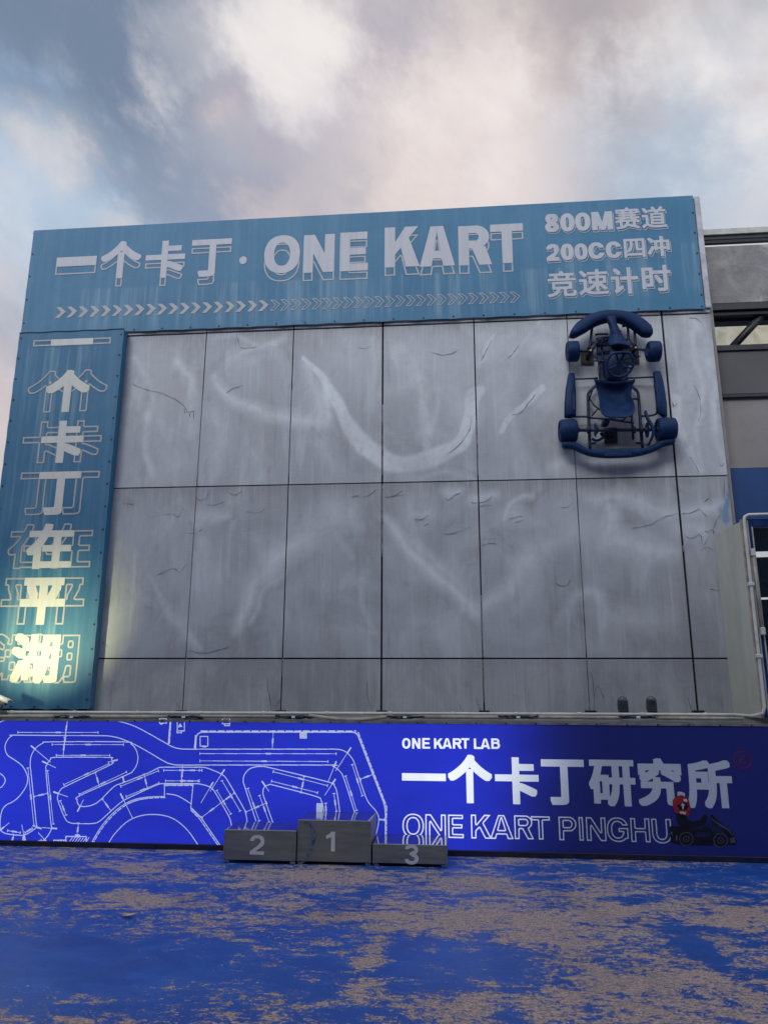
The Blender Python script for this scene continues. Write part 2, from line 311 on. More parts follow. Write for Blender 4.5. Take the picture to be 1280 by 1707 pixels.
# ------------------------------------------------------------------ objects
LOC = {}
def prop(o, label=None, cat=None, group=None, kind=None):
    for k, v in (('label', label), ('category', cat), ('group', group), ('kind', kind)):
        if v: o[k] = v
    return o
def empty(name, loc, label, cat, group=None):
    o = bpy.data.objects.new(name, None); COL.objects.link(o); o.location = loc; o.empty_display_size = 0.2
    LOC[o.name] = np.array(loc, float); return prop(o, label, cat, group)
def linkmesh(name, me, parent=None, loc=None):
    o = bpy.data.objects.new(name, me); COL.objects.link(o)
    if parent is not None: o.parent = parent; LOC[o.name] = LOC[parent.name]
    elif loc is not None: o.location = loc; LOC[o.name] = np.array(loc, float)
    else: LOC[o.name] = np.zeros(3)
    return o
class MB:
    def __init__(s): s.v = []; s.f = []; s.mi = []; s.k = 0; s.sm = []
    def add(s, vs, fs, mi=0, smooth=False):
        s.v += [tuple(map(float, p)) for p in vs]; s.f += [tuple(i+s.k for i in f) for f in fs]
        s.mi += [mi]*len(fs); s.sm += [smooth]*len(fs); s.k += len(vs); return s
    def box(s, x0, x1, y0, y1, z0, z1, mi=0, bev=0.0):
        if bev:
            return s.rbox(x0, x1, y0, y1, z0, z1, bev, mi)
        vs = [(x, y, z) for x in (x0, x1) for y in (y0, y1) for z in (z0, z1)]
        return s.add(vs, [(0, 1, 3, 2), (4, 6, 7, 5), (0, 4, 5, 1), (2, 3, 7, 6), (0, 2, 6, 4), (1, 5, 7, 3)], mi)
    def rbox(s, x0, x1, y0, y1, z0, z1, b, mi=0):
        vs = []; c = [(x0, x1), (y0, y1), (z0, z1)]; idx = {}
        for i in range(2):
            for j in range(2):
                for k in range(2):
                    p = [c[0][i], c[1][j], c[2][k]]; sg = [1 if i == 0 else -1, 1 if j == 0 else -1, 1 if k == 0 else -1]
                    for a in range(3):
                        q = [p[t]+(0 if t == a else sg[t]*b) for t in range(3)]
                        idx[(i, j, k, a)] = len(vs); vs.append(q)
        F = []
        for a in range(3):
            u, w = [t for t in range(3) if t != a]
            for sd in range(2):
                q = []
                for (m, n) in ((0, 0), (1, 0), (1, 1), (0, 1)):
                    t = [0, 0, 0]; t[a] = sd; t[u] = m; t[w] = n; q.append(idx[(*t, a)])
                F.append(q)
        for a in range(3):
            u, w = [t for t in range(3) if t != a]
            for m in range(2):
                for n in range(2):
                    t = [0, 0, 0]; t[u] = m; t[w] = n; t2 = list(t); t2[a] = 1
                    F.append([idx[(*t, u)], idx[(*t2, u)], idx[(*t2, w)], idx[(*t, w)]])
        for i in range(2):
            for j in range(2):
                for k in range(2): F.append([idx[(i, j, k, a)] for a in range(3)])
        return s.add(vs, F, mi)
    def sweep(s, pts, radii, n=10, mi=0, cap=True, sq=2.0, up=None, closed=False):
        """tube along pts; radii = r or list of r or (ra, rb); sq = superellipse power"""
        P = [np.array(p, float) for p in pts]; m = len(P)
        R = radii if isinstance(radii, list) else [radii]*m
        T = []
        for i in range(m):
            a = P[(i-1) % m] if (closed or i > 0) else P[i]; b = P[(i+1) % m] if (closed or i < m-1) else P[i]
            d = b-a; T.append(d/(np.linalg.norm(d)+1e-9))
        ref = np.array(up if up is not None else (0.13, -1, 0.21), float)
        vs = []
        e1 = None
        for i in range(m):
            if up is not None or e1 is None:
                e1 = ref-T[i]*(ref@T[i])
                if np.linalg.norm(e1) < 1e-3: e1 = np.array([1, 0, 0.])-T[i]*T[i][0]
            else: e1 = e1-T[i]*(e1@T[i])
            e1 = e1/np.linalg.norm(e1); e2 = np.cross(T[i], e1)
            r = R[i]; ra, rb = r if isinstance(r, (list, tuple)) else (r, r)
            for k in range(n):
                a = 2*math.pi*k/n; ca, sa = math.cos(a), math.sin(a)
                ca = math.copysign(abs(ca)**(2/sq), ca); sa = math.copysign(abs(sa)**(2/sq), sa)
                vs.append(P[i]+e1*ra*ca+e2*rb*sa)
        F = []
        for i in range(m if closed else m-1):
            for k in range(n):
                j = (i+1) % m
                F.append((i*n+k, i*n+(k+1) % n, j*n+(k+1) % n, j*n+k))
        s.add(vs, F, mi, True)
        if cap and not closed:
            b = s.k-len(vs)
            s.f += [tuple(b+k for k in range(n))[::-1], tuple(b+(m-1)*n+k for k in range(n))]; s.mi += [mi, mi]; s.sm += [False, False]
        return s
    def lathe(s, c, axis, prof, n=24, mi=0):
        """prof: (along axis, radius)"""
        ax = np.array(axis, float); ax /= np.linalg.norm(ax)
        e1 = np.cross(ax, (0.0, 0.3, 1.0)); e1 /= np.linalg.norm(e1); e2 = np.cross(ax, e1); c = np.array(c, float)
        vs = [c+ax*a+(e1*math.cos(2*math.pi*k/n)+e2*math.sin(2*math.pi*k/n))*r for a, r in prof for k in range(n)]
        F = [(i*n+k, i*n+(k+1) % n, (i+1)*n+(k+1) % n, (i+1)*n+k) for i in range(len(prof)-1) for k in range(n)]
        s.add(vs, F, mi, True); b = s.k-len(vs)
        s.f += [tuple(b+k for k in range(n))[::-1], tuple(b+(len(prof)-1)*n+k for k in range(n))]; s.mi += [mi, mi]; s.sm += [False, False]
        return s
    def grid(s, rows, mi=0, thick=None, smooth=True):
        """rows of points -> surface; thick: second layer displaced by vector"""
        r = len(rows); c = len(rows[0]); top = [p for row in rows for p in row]
        F = [(i*c+j, i*c+j+1, (i+1)*c+j+1, (i+1)*c+j) for i in range(r-1) for j in range(c-1)]
        if thick is None: return s.add(top, F, mi, smooth)
        bot = [np.array(p)+np.array(thick) for p in top]; k = len(top)
        F2 = [tuple(i+k for i in f)[::-1] for f in F]
        E = [(j, j+1) for j in range(c-1)]+[((i)*c+c-1, (i+1)*c+c-1) for i in range(r-1)]+[((r-1)*c+j+1, (r-1)*c+j) for j in range(c-1)]+[((i+1)*c, i*c) for i in range(r-1)]
        F3 = [(b, a, a+k, b+k) for a, b in E]
        return s.add(top+bot, F+F2+F3, mi, smooth)
    def prism(s, pts, d, mi=0):
        n = len(pts); P = [np.array(p, float) for p in pts]; d = np.array(d, float)
        F = [tuple(range(n)), tuple(range(2*n-1, n-1, -1))]+[(i, (i+1) % n, n+(i+1) % n, n+i)[::-1] for i in range(n)]
        return s.add(P+[p+d for p in P], F, mi)
    def build(s, name, mats, parent=None, loc=None):
        if not isinstance(mats, (list, tuple)): mats = [mats]
        org = LOC[parent.name] if parent is not None else (np.array(loc, float) if loc is not None else np.zeros(3))
        me = bpy.data.meshes.new(name)
        me.from_pydata([tuple(np.array(p)-org) for p in s.v], [], s.f)
        for m in mats: me.materials.append(m)
        me.polygons.foreach_set('material_index', s.mi); me.polygons.foreach_set('use_smooth', s.sm)
        me.update()
        import bmesh
        if len(me.polygons) < 60000:
            bm = bmesh.new(); bm.from_mesh(me); bmesh.ops.recalc_face_normals(bm, faces=bm.faces); bm.to_mesh(me); bm.free()
        return linkmesh(name, me, parent, loc)
def spline(pts, n=6, closed=False):
    P = [np.array(p, float) for p in pts]; m = len(P); out = []
    for i in range(m if closed else m-1):
        if closed: a, b, c, d = P[i-1], P[i], P[(i+1) % m], P[(i+2) % m]
        else: a = P[max(i-1, 0)]; b = P[i]; c = P[i+1]; d = P[min(i+2, m-1)]
        for k in range(n):
            t = k/n; out.append(0.5*((2*b)+(c-a)*t+(2*a-5*b+4*c-d)*t*t+(3*b-a-3*c+d)*t**3))
    if not closed: out.append(P[-1])
    return out

# ------------------------------------------------------------------ lettering: glyph rasters traced into flat print
def cjk_tris(ch, cache={}):
    if ch not in cache:
        c = bpy.data.curves.new('glyph', 'FONT'); c.body = ch; c.size = 1; ob = bpy.data.objects.new('glyph', c); COL.objects.link(ob)
        bpy.context.view_layer.update(); dg = bpy.context.evaluated_depsgraph_get(); me = bpy.data.meshes.new_from_object(ob.evaluated_get(dg))
        me.calc_loop_triangles()
        co = np.array([v.co[:2] for v in me.vertices]); tr = np.array([t.vertices[:] for t in me.loop_triangles])
        bpy.data.objects.remove(ob); bpy.data.curves.remove(c); bpy.data.meshes.remove(me)
        cache[ch] = co[tr]
    return cache[ch]
def inpoly(X, Y, P):
    m = np.zeros(X.shape, bool); n = len(P)
    for i in range(n):
        (x0, y0), (x1, y1) = P[i], P[(i+1) % n]
        if y0 == y1: continue
        c = ((y0 > Y) != (y1 > Y)) & (X < (x1-x0)*(Y-y0)/(y1-y0)+x0); m ^= c
    return m
def shift(m, dx, dy):
    o = np.zeros_like(m); h, w = m.shape
    ys, yd = (slice(0, h-dy), slice(dy, h)) if dy >= 0 else (slice(-dy, h), slice(0, h+dy))
    xs, xd = (slice(0, w-dx), slice(dx, w)) if dx >= 0 else (slice(-dx, w), slice(0, w+dx))
    o[yd, xd] = m[ys, xs]; return o
def dilate(m, rx, ry):
    o = m.copy()
    for d in range(1, rx+1): o |= shift(m, d, 0) | shift(m, -d, 0)
    p = o.copy()
    for d in range(1, ry+1): p |= shift(o, 0, d) | shift(o, 0, -d)
    return p
def dilate_round(m, r):
    o = m.copy(); q = int(math.ceil(r))
    for dx in range(-q, q+1):
        for dy in range(-q, q+1):
            if dx*dx+dy*dy <= r*r: o |= shift(m, dx, dy)
    return o
def raster(T, w, h):
    m = np.zeros((h, w), bool)
    for a, b, c in T:
        x0, x1 = int(max(0, min(a[0], b[0], c[0])-1)), int(min(w-1, max(a[0], b[0], c[0])+1)); y0, y1 = int(max(0, min(a[1], b[1], c[1])-1)), int(min(h-1, max(a[1], b[1], c[1])+1))
        if x1 < x0 or y1 < y0: continue
        X, Y = np.meshgrid(np.arange(x0, x1+1)+.5, np.arange(y0, y1+1)+.5)
        e = lambda p, q: (q[0]-p[0])*(Y-p[1])-(q[1]-p[1])*(X-p[0])
        s1, s2, s3 = e(a, b), e(b, c), e(c, a)
        m[y0:y1+1, x0:x1+1] |= ((s1 >= -1e-6) & (s2 >= -1e-6) & (s3 >= -1e-6)) | ((s1 <= 1e-6) & (s2 <= 1e-6) & (s3 <= 1e-6))
    return m
def latin(ch, w, h, s):
    a = w/h; X, Y = np.meshgrid((np.arange(w)+.5)/h, (np.arange(h)+.5)/h); t = s*0.82
    R = lambda x0, y0, x1, y1: (X >= x0) & (X <= x1) & (Y >= y0) & (Y <= y1)
    E = lambda cx, cy, rx, ry, p=2.25: (np.abs((X-cx)/rx)**p+np.abs((Y-cy)/ry)**p) <= 1
    ring = lambda cx, cy, rx, ry: E(cx, cy, rx, ry) & ~E(cx, cy, max(rx-s, .01), max(ry-t, .01))
    def D(y0, y1, xr):
        cy = (y0+y1)/2; ry = (y1-y0)/2; rx = min(ry*1.05, xr*.6)
        o = (R(0, y0, xr-rx, y1) | (E(xr-rx, cy, rx, ry, 2) & (X >= xr-rx)))
        i = (R(s, y0+t, xr-rx, y1-t) | (E(xr-rx, cy, max(rx-s, .01), max(ry-t, .01), 2) & (X >= xr-rx)))
        return o & ~i
    P = lambda *p: inpoly(X, Y, p)
    if ch in 'O0': return ring(a/2, .5, a/2, .5)
    if ch == 'N': return R(0, 0, s, 1) | R(a-s, 0, a, 1) | P((0, 1), (s*1.12, 1), (a, 0), (a-s*1.12, 0))
    if ch == 'E': return R(0, 0, s, 1) | R(0, 0, a, t) | R(0, 1-t, a*.97, 1) | R(0, .5-t*.45, a*.92, .5+t*.5)
    if ch == 'K': return R(0, 0, s, 1) | P((s*.8, .25), (s*.8, .25+1.25*s), (a-1.35*s, 1), (a-.02, 1)) | P((s*1.5, .52), (s*2.3, .72), (a, 0), (a-1.3*s, 0))
    if ch == 'A':
        o = P((0, 0), (a/2-.6*s, 1), (a/2+.6*s, 1), (a, 0)); i = P((1.12*s, 0), (a/2, .86), (a-1.12*s, 0)); return o & ~(i & ~R(0, .19, a, .19+t))
    if ch == 'R': return R(0, 0, s, 1) | D(.42, 1, a*.94) | P((a*.40, .44), (a*.40+1.3*s, .47), (a, 0), (a-1.2*s, 0))
    if ch == 'P': return R(0, 0, s, 1) | D(.38, 1, a)
    if ch == 'B': return R(0, 0, s, 1) | D(.47, 1, a*.94) | D(0, .47+t, a)
    if ch == 'T': return R(0, 1-t, a, 1) | R(a/2-s/2, 0, a/2+s/2, 1)
    if ch == 'L': return R(0, 0, s, 1) | R(0, 0, a, t)
    if ch == 'I': return R(0, 0, a, 1)
    if ch == 'H': return R(0, 0, s, 1) | R(a-s, 0, a, 1) | R(0, .5-t/2, a, .5+t/2)
    if ch == 'U':
        r = min(.42, a*.55); return R(0, r, s, 1) | R(a-s, r, a, 1) | (ring(a/2, r, a/2, r) & (Y <= r))
    if ch == 'C': return ring(a/2, .5, a/2, .5) & ~((X > a*.5) & (Y > .36) & (Y < .66))
    if ch == 'G': return (ring(a/2, .5, a/2, .5) & ~((X > a*.5) & (Y > .38) & (Y < .67))) | R(a*.54, .40, a*.99, .40+t*.95) | R(a-s*.95, .13, a*.99, .5)
    if ch == 'M': return R(0, 0, s, 1) | R(a-s, 0, a, 1) | P((0, 1), (s*1.25, 1), (a/2+s*.45, 0), (a/2-s*.45, 0)) | P((a, 1), (a-s*1.25, 1), (a/2-s*.45, 0), (a/2+s*.45, 0))
    if ch == '8': return ring(a/2, .75, a*.46, .25+t*.12) | ring(a/2, .28, a*.5, .28)
    if ch == '2': return (ring(a/2, .68, a/2, .32) & ((Y >= .68) | (X > a/2)) & ~((X < a*.6) & (Y < .62))) | P((0, 0), (0, t), (a*.70, .55), (a*.98, .62), (a*.90, .44), (s*1.5, t), (s, 0)) | R(0, 0, a, t)
    if ch == '3': return ((ring(a/2, .74, a*.47, .26) | ring(a/2, .28, a*.5, .28)) & ~((X < a*.5) & (Y > .27) & (Y < .76))) | R(a*.36, .47, a*.66, .47+t*.8)
    if ch == '1': return R(a*.52, 0, a*.52+s, 1) | P((a*.52+.01, 1), (a*.52+.01, .72), (0, .62), (0, .62+t), (a*.40, .9), (a*.5, 1))
    return R(0, 0, a, 1)
def glyph(ch, w, h, bold):
    w, h = max(3, int(w)), max(3, int(h))
    if ord(ch) < 128: return latin(ch, w, h, bold)
    if ch == '一': return np.ones((h, w), bool)
    if ch == '·':
        X, Y = np.meshgrid(np.arange(w)+.5-w/2, np.arange(h)+.5-h/2); return (X*X/(w*w)+Y*Y/(h*h)) < .25
    T = cjk_tris(ch).copy(); rx = int(round(bold*h)); ry = int(round(bold*h*.85))
    lo = T.reshape(-1, 2).min(0); hi = T.reshape(-1, 2).max(0)
    T = (T-lo)/(hi-lo)*np.array([w-2*rx, h-2*ry])+np.array([rx, ry])
    return dilate(raster(T, w, h), rx, ry)
class Canvas:
    def __init__(s, x0, z0, x1, z1, k):
        s.x0, s.z0, s.k = x0, z0, k; s.w = int((x1-x0)*k)+8; s.h = int((z1-z0)*k)+8
    def blank(s): return np.zeros((s.h, s.w), bool)
    def px(s, x, z): return (x-s.x0)*s.k+4, (z-s.z0)*s.k+4
    def put(s, m, ch, rect, bold, dx=0, dz=0):
        x0, z0, x1, z1 = rect; a, b = s.px(x0+dx, z0+dz); c, d = s.px(x1+dx, z1+dz)
        g = glyph(ch, round(c-a), round(d-b), bold); i, j = int(round(a)), int(round(b))
        y0, y1, xx0, xx1 = max(j, 0), min(j+g.shape[0], s.h), max(i, 0), min(i+g.shape[1], s.w)
        if y1 > y0 and xx1 > xx0: m[y0:y1, xx0:xx1] |= g[y0-j:y1-j, xx0-i:xx1-i]
    def line(s, m, pts, width, step=1):
        r = width*s.k/2
        for (p, q) in zip(pts[:-1], pts[1:]):
            a, b = np.array(s.px(*p)), np.array(s.px(*q))
            x0, x1 = int(max(0, min(a[0], b[0])-r-1)), int(min(s.w-1, max(a[0], b[0])+r+1)); y0, y1 = int(max(0, min(a[1], b[1])-r-1)), int(min(s.h-1, max(a[1], b[1])+r+1))
            if x1 < x0 or y1 < y0: continue
            X, Y = np.meshgrid(np.arange(x0, x1+1)+.5, np.arange(y0, y1+1)+.5); d = b-a; L = d@d+1e-9
            t = np.clip(((X-a[0])*d[0]+(Y-a[1])*d[1])/L, 0, 1)
            m[y0:y1+1, x0:x1+1] |= ((X-a[0]-t*d[0])**2+(Y-a[1]-t*d[1])**2) <= r*r
    def poly(s, m, pts):
        P = [s.px(*p) for p in pts]; A = np.array(P); x0, y0 = np.maximum(A.min(0).astype(int)-1, 0); x1 = min(int(A[:, 0].max())+2, s.w); y1 = min(int(A[:, 1].max())+2, s.h)
        X, Y = np.meshgrid(np.arange(x0, x1)+.5, np.arange(y0, y1)+.5); m[y0:y1, x0:x1] |= inpoly(X, Y, P)
    def outline(s, m, width):
        n = max(1, int(round(width*s.k)))
        return m & ~(~dilate_round(~m, n))  if n < 1 else m & dilate_round(~m, n)
def contours(m):
    f = np.pad(m, 2).astype(float)
    f = (f+0.6*(np.roll(f, 1, 0)+np.roll(f, -1, 0)+np.roll(f, 1, 1)+np.roll(f, -1, 1))*.5+.15*(np.roll(np.roll(f, 1, 0), 1, 1)+np.roll(np.roll(f, -1, 0), 1, 1)+np.roll(np.roll(f, 1, 0), -1, 1)+np.roll(np.roll(f, -1, 0), -1, 1)))/(1+1.2+.6)
    b = f > 0.5
    code = b[:-1, :-1]*1+b[:-1, 1:]*2+b[1:, 1:]*4+b[1:, :-1]*8
    ys, xs = np.nonzero((code > 0) & (code < 15)); nxt = {}
    lv = 0.5
    TB = {1: [(3, 0)], 2: [(0, 1)], 3: [(3, 1)], 4: [(1, 2)], 5: [(3, 0), (1, 2)], 6: [(0, 2)], 7: [(3, 2)], 8: [(2, 3)], 9: [(2, 0)], 10: [(0, 1), (2, 3)], 11: [(2, 1)], 12: [(1, 3)], 13: [(1, 0)], 14: [(0, 3)]}
    def key(x, y, e):
        return ((x, y, 0), (x+1, y, 1), (x, y+1, 0), (x, y, 1))[e]
    for y, x in zip(ys.tolist(), xs.tolist()):
        for a, c in TB[int(code[y, x])]: nxt[key(x, y, a)] = key(x, y, c)
    def pt(k):
        x, y, d = k
        if d == 0: u, v = f[y, x], f[y, x+1]; t = (lv-u)/(v-u); return (x+t, y)
        u, v = f[y, x], f[y+1, x]; t = (lv-u)/(v-u); return (x, y+t)
    loops = []
    while nxt:
        k0, k = nxt.popitem(); L = [k0]
        while k != k0 and k in nxt: L.append(k); k = nxt.pop(k)
        if len(L) > 5: loops.append(np.array([pt(q) for q in L])-2+.5)
    return loops
def rdp(P, tol):
    n = len(P)
    if n < 8: return P
    i0 = 0; i1 = int(np.argmax(((P-P[0])**2).sum(1))); Q = np.vstack([P, P[:1]]); keep = np.zeros(n+1, bool); keep[[0, i1, n]] = True; st = [(0, i1), (i1, n)]
    while st:
        a, b = st.pop()
        if b-a < 2: continue
        d = Q[b]-Q[a]; L = math.hypot(*d); q = Q[a+1:b]-Q[a]
        e = np.abs(q[:, 0]*d[1]-q[:, 1]*d[0])/L if L > 1e-6 else np.hypot(q[:, 0], q[:, 1])
        i = int(np.argmax(e))
        if e[i] > tol: keep[a+1+i] = True; st += [(a, a+1+i), (a+1+i, b)]
    return Q[:n][keep[:n]]
def print_mesh(cv, mask, Y, mb, mi=0, tol=0.45, depth=0.0015):
    """trace the mask, fill it, add it as thin film at depth Y to mb"""
    loops = [rdp(l, tol) for l in contours(mask)]; loops = [l for l in loops if len(l) > 2]
    if not loops: return
    c = bpy.data.curves.new('print', 'CURVE'); c.dimensions = '2D'; c.fill_mode = 'BOTH'
    for l in loops:
        sp = c.splines.new('POLY'); sp.points.add(len(l)-1)
        co = np.zeros((len(l), 4)); co[:, 0] = (l[:, 0]-4)/cv.k+cv.x0; co[:, 1] = (l[:, 1]-4)/cv.k+cv.z0; co[:, 3] = 1
        sp.points.foreach_set('co', co.ravel()); sp.use_cyclic_u = True
    ob = bpy.data.objects.new('print', c); COL.objects.link(ob); bpy.context.view_layer.update()
    me = bpy.data.meshes.new_from_object(ob.evaluated_get(bpy.context.evaluated_depsgraph_get()))
    mb.add([(v.co.x, Y, v.co.y) for v in me.vertices], [tuple(p.vertices) for p in me.polygons], mi)
    bpy.data.objects.remove(ob); bpy.data.curves.remove(c); bpy.data.meshes.remove(me)

def print_runs(cv, m, Y, mb, mi=0):
    """fine line work: merge equal runs of neighbouring rows into upright quads"""
    open_ = {}
    d = np.diff(np.pad(m.astype(np.int8), ((0, 1), (1, 1))), axis=1)
    for r in range(d.shape[0]):
        a = np.nonzero(d[r] == 1)[0]; b_ = np.nonzero(d[r] == -1)[0]; cur = set(zip(a.tolist(), b_.tolist()))
        for k in [k for k in open_ if k not in cur]:
            r0 = open_.pop(k); x0, x1 = (k[0]-4)/cv.k+cv.x0, (k[1]-4)/cv.k+cv.x0; z0, z1 = (r0-4)/cv.k+cv.z0, (r-4)/cv.k+cv.z0
            mb.add([(x0, Y, z0), (x1, Y, z0), (x1, Y, z1), (x0, Y, z1)], [(0, 1, 2, 3)], mi)
        for k in cur: open_.setdefault(k, r)
def rect_px(x0, y0, x1, y1, Y):
    """upright rectangle on plane Y from a measured box (left, top, right, bottom)"""
    cx, cy = (x0+x1)/2, (y0+y1)/2
    l, r, t, b = W(x0, cy, Y), W(x1, cy, Y), W(cx, y0, Y), W(cx, y1, Y)
    return [l[0], b[2], r[0], t[2]]

# ================================================================== THE SETTING
g = MB(); g.add([(-300, -300, 0), (300, -300, 0), (300, 300, 0), (-300, 300, 0)], [(0, 1, 2, 3)])
prop(g.build('ground', MAT['ground']), kind='structure')

# ------------------------------------------------------------------ panelled hall
zA, zB, zC, zD = H+4.715, H+2.540, H+0.362, H-0.30
ZTOP = W(600, 355.3, -.036)[2]+.004
def curve_xz(pts, n=6):
    return [(p[0], p[2]) for p in spline([W(x, y, 0) for x, y in pts], n)]
# old patches of paler skim: (measured path, half width start, half width end, strength)
SMEARS = [
 ([(507, 597), (535, 632), (560, 668), (585, 708), (610, 745)], .035, .11, .75),
 ([(610, 745), (640, 764), (690, 772), (735, 762), (765, 737), (783, 700), (793, 655)], .12, .09, .72),
 ([(360, 630), (385, 660), (420, 682), (465, 697), (540, 703)], .05, .10, .62), ([(540, 640), (545, 675), (546, 705)], .05, .06, .6), ([(505, 605), (525, 660), (538, 700)], .05, .09, .35),
 ([(838, 718), (858, 692), (880, 668), (902, 645)], .03, .05, .75), ([(797, 604), (812, 578), (829, 552)], .05, .03, .6), ([(855, 592), (880, 565), (905, 540)], .03, .06, .5),
 ([(1122, 662), (1132, 705), (1148, 755), (1163, 787)], .10, .03, .75), ([(1155, 556), (1160, 620), (1168, 660), (1163, 730), (1166, 785)], .05, .05, .7),
 ([(1150, 530), (1165, 545), (1158, 565)], .12, .06, .6), ([(1180, 600), (1192, 690), (1202, 780)], .06, .06, .55), ([(1130, 590), (1140, 615)], .12, .1, .35),
 ([(900, 575), (925, 590), (930, 610)], .16, .16, .6), ([(925, 780), (945, 775)], .10, .08, .7), ([(830, 640), (870, 760)], .2, .2, .25),
 ([(690, 560), (700, 640), (705, 720)], .16, .10, .45), ([(640, 660), (690, 645), (740, 650)], .10, .08, .35), ([(735, 640), (720, 700)], .07, .05, .4),
 ([(620, 560), (622, 680)], .04, .07, .35), ([(355, 565), (390, 562), (425, 575)], .06, .03, .35), ([(400, 590), (440, 575), (475, 560)], .02, .05, .4),
 ([(225, 600), (250, 640), (245, 720), (250, 790)], .08, .06, .42), ([(300, 600), (322, 660), (318, 730)], .05, .07, .45), ([(360, 690), (362, 790)], .09, .09, .3),
 ([(700, 800), (735, 790), (770, 795)], .03, .03, .3),
 ([(660, 560), (740, 600), (770, 680)], .25, .25, .35), ([(820, 560), (930, 560), (930, 700)], .3, .3, .35), ([(1120, 560), (1150, 760)], .3, .3, .4), ([(580, 560), (600, 640)], .2, .2, .2), ([(230, 580), (300, 780)], .25, .25, .2),
 # lower row
 ([(392, 1050), (412, 1000), (440, 955), (480, 915), (530, 885), (560, 855)], .05, .17, .62), ([(415, 1035), (440, 985), (470, 960)], .03, .04, .45), ([(555, 868), (570, 900), (585, 925)], .05, .03, .5),
 ([(585, 845), (600, 880)], .08, .05, .4), ([(490, 980), (498, 1010)], .07, .05, .35), ([(600, 980), (612, 1015), (618, 1055)], .02, .05, .35),
 ([(640, 870), (680, 915), (720, 955), (765, 995), (795, 1020)], .05, .09, .62), ([(690, 905), (730, 940), (775, 985)], .06, .07, .35),
 ([(805, 1010), (840, 985), (870, 945), (915, 905), (955, 880)], .06, .17, .55), ([(860, 1020), (880, 970)], .08, .12, .35),
 ([(846, 870), (848, 845), (865, 834), (888, 832)], .03, .03, .7), ([(855, 860), (880, 868), (905, 870)], .10, .06, .5),
 ([(985, 830), (1020, 828), (1060, 838), (1100, 852), (1150, 850), (1195, 845)], .09, .08, .62), ([(1020, 900), (1060, 915), (1110, 925)], .12, .10, .5), ([(1010, 840), (1015, 890)], .08, .10, .55), ([(1140, 875), (1170, 880)], .14, .08, .55),
 ([(935, 1040), (950, 1010), (985, 990), (1005, 1010), (1002, 1040)], .04, .06, .45), ([(1020, 1030), (1100, 1040)], .15, .15, .25),
 ([(745, 822), (770, 815)], .06, .04, .55), ([(795, 830), (820, 825)], .07, .06, .5), ([(690, 860), (712, 855)], .05, .05, .5), ([(700, 800), (705, 860)], .1, .1, .25), ([(760, 905), (800, 890)], .12, .1, .3),
 ([(245, 955), (275, 1005), (300, 1045)], .02, .05, .4), ([(310, 1060), (335, 1075)], .05, .03, .4), ([(335, 860), (375, 855)], .07, .05, .4), ([(385, 870), (385, 960)], .03, .04, .3), ([(330, 900), (332, 980)], .05, .07, .25),
 ([(480, 1040), (600, 1045)], .18, .18, .18), ([(690, 1040), (770, 1050)], .15, .15, .22),
]
DARKS = [([(246, 640), (238, 700), (240, 790)], .02, .05, .5), ([(330, 620), (318, 680), (312, 760)], .03, .02, .35), ([(500, 555), (540, 575), (600, 565)], .12, .12, .35), ([(545, 720), (600, 790)], .10, .08, .25),
 ([(230, 560), (232, 590)], .10, .06, .45), ([(440, 560), (450, 600)], .18, .1, .3), ([(1140, 540), (1135, 600)], .05, .03, .5), ([(950, 570), (925, 620)], .05, .04, .35), ([(445, 985), (490, 955), (530, 920)], .05, .05, .4), ([(520, 930), (600, 950), (625, 900)], .12, .12, .3),
 ([(655, 960), (720, 1010)], .10, .10, .3), ([(830, 1085), (900, 1085)], .05, .05, .3), ([(1040, 870), (1090, 880)], .07, .06, .35), ([(1125, 615), (1140, 580)], .04, .08, .3)]
BLUES = [([(1214, 795), (1212, 840), (1215, 868)], .012, .05, .72), ([(1203, 846), (1209, 862)], .025, .03, .5)]
def seg_field(X, Z, specs, power=1.6):
    out = np.zeros_like(X)
    X0, Z0 = X, Z
    X = X+.03*np.sin(Z*5.1+2.3*np.sin(X*2.7))+.012*np.sin(Z*13+X*7); Z = Z+.03*np.sin(X*4.3+1.9*np.sin(Z*3.9))+.010*np.sin(X*11-Z*9)
    mod = .72+.28*np.sin(X0*3.3+1.7*np.sin(Z0*2.1))*np.sin(Z0*3.2+X0)
    for sp_ in specs:
        pts, w0, w1, st = sp_[:4]; hard = st > .7
        if not hard: w0, w1, st = w0*1.35, w1*1.35, st*1.1
        P = curve_xz(pts, 5); m = len(P); ww = max(w0, w1)*2.6
        A = np.array(P); bx = (X > A[:, 0].min()-ww) & (X < A[:, 0].max()+ww) & (Z > A[:, 1].min()-ww) & (Z < A[:, 1].max()+ww)
        if not bx.any(): continue
        x, z = X[bx], Z[bx]; best = np.full(x.shape, 9.0)
        for i in range(m-1):
            (ax, az), (cx, cz) = P[i], P[i+1]; dx, dz = cx-ax, cz-az; L = dx*dx+dz*dz+1e-9
            t = np.clip(((x-ax)*dx+(z-az)*dz)/L, 0, 1); d = np.hypot(x-ax-t*dx, z-az-t*dz); w = w0+(w1-w0)*(i+t)/(m-1)
            best = np.minimum(best, d/w)
        f = st*(np.clip((1.25-best)/.45, 0, 1) if hard else np.clip((1.6-best)/1.6, 0, 1)**1.3)
        f = f*mod[bx]
        out[bx] = np.maximum(out[bx], np.clip(f, 0, 1))
    return out
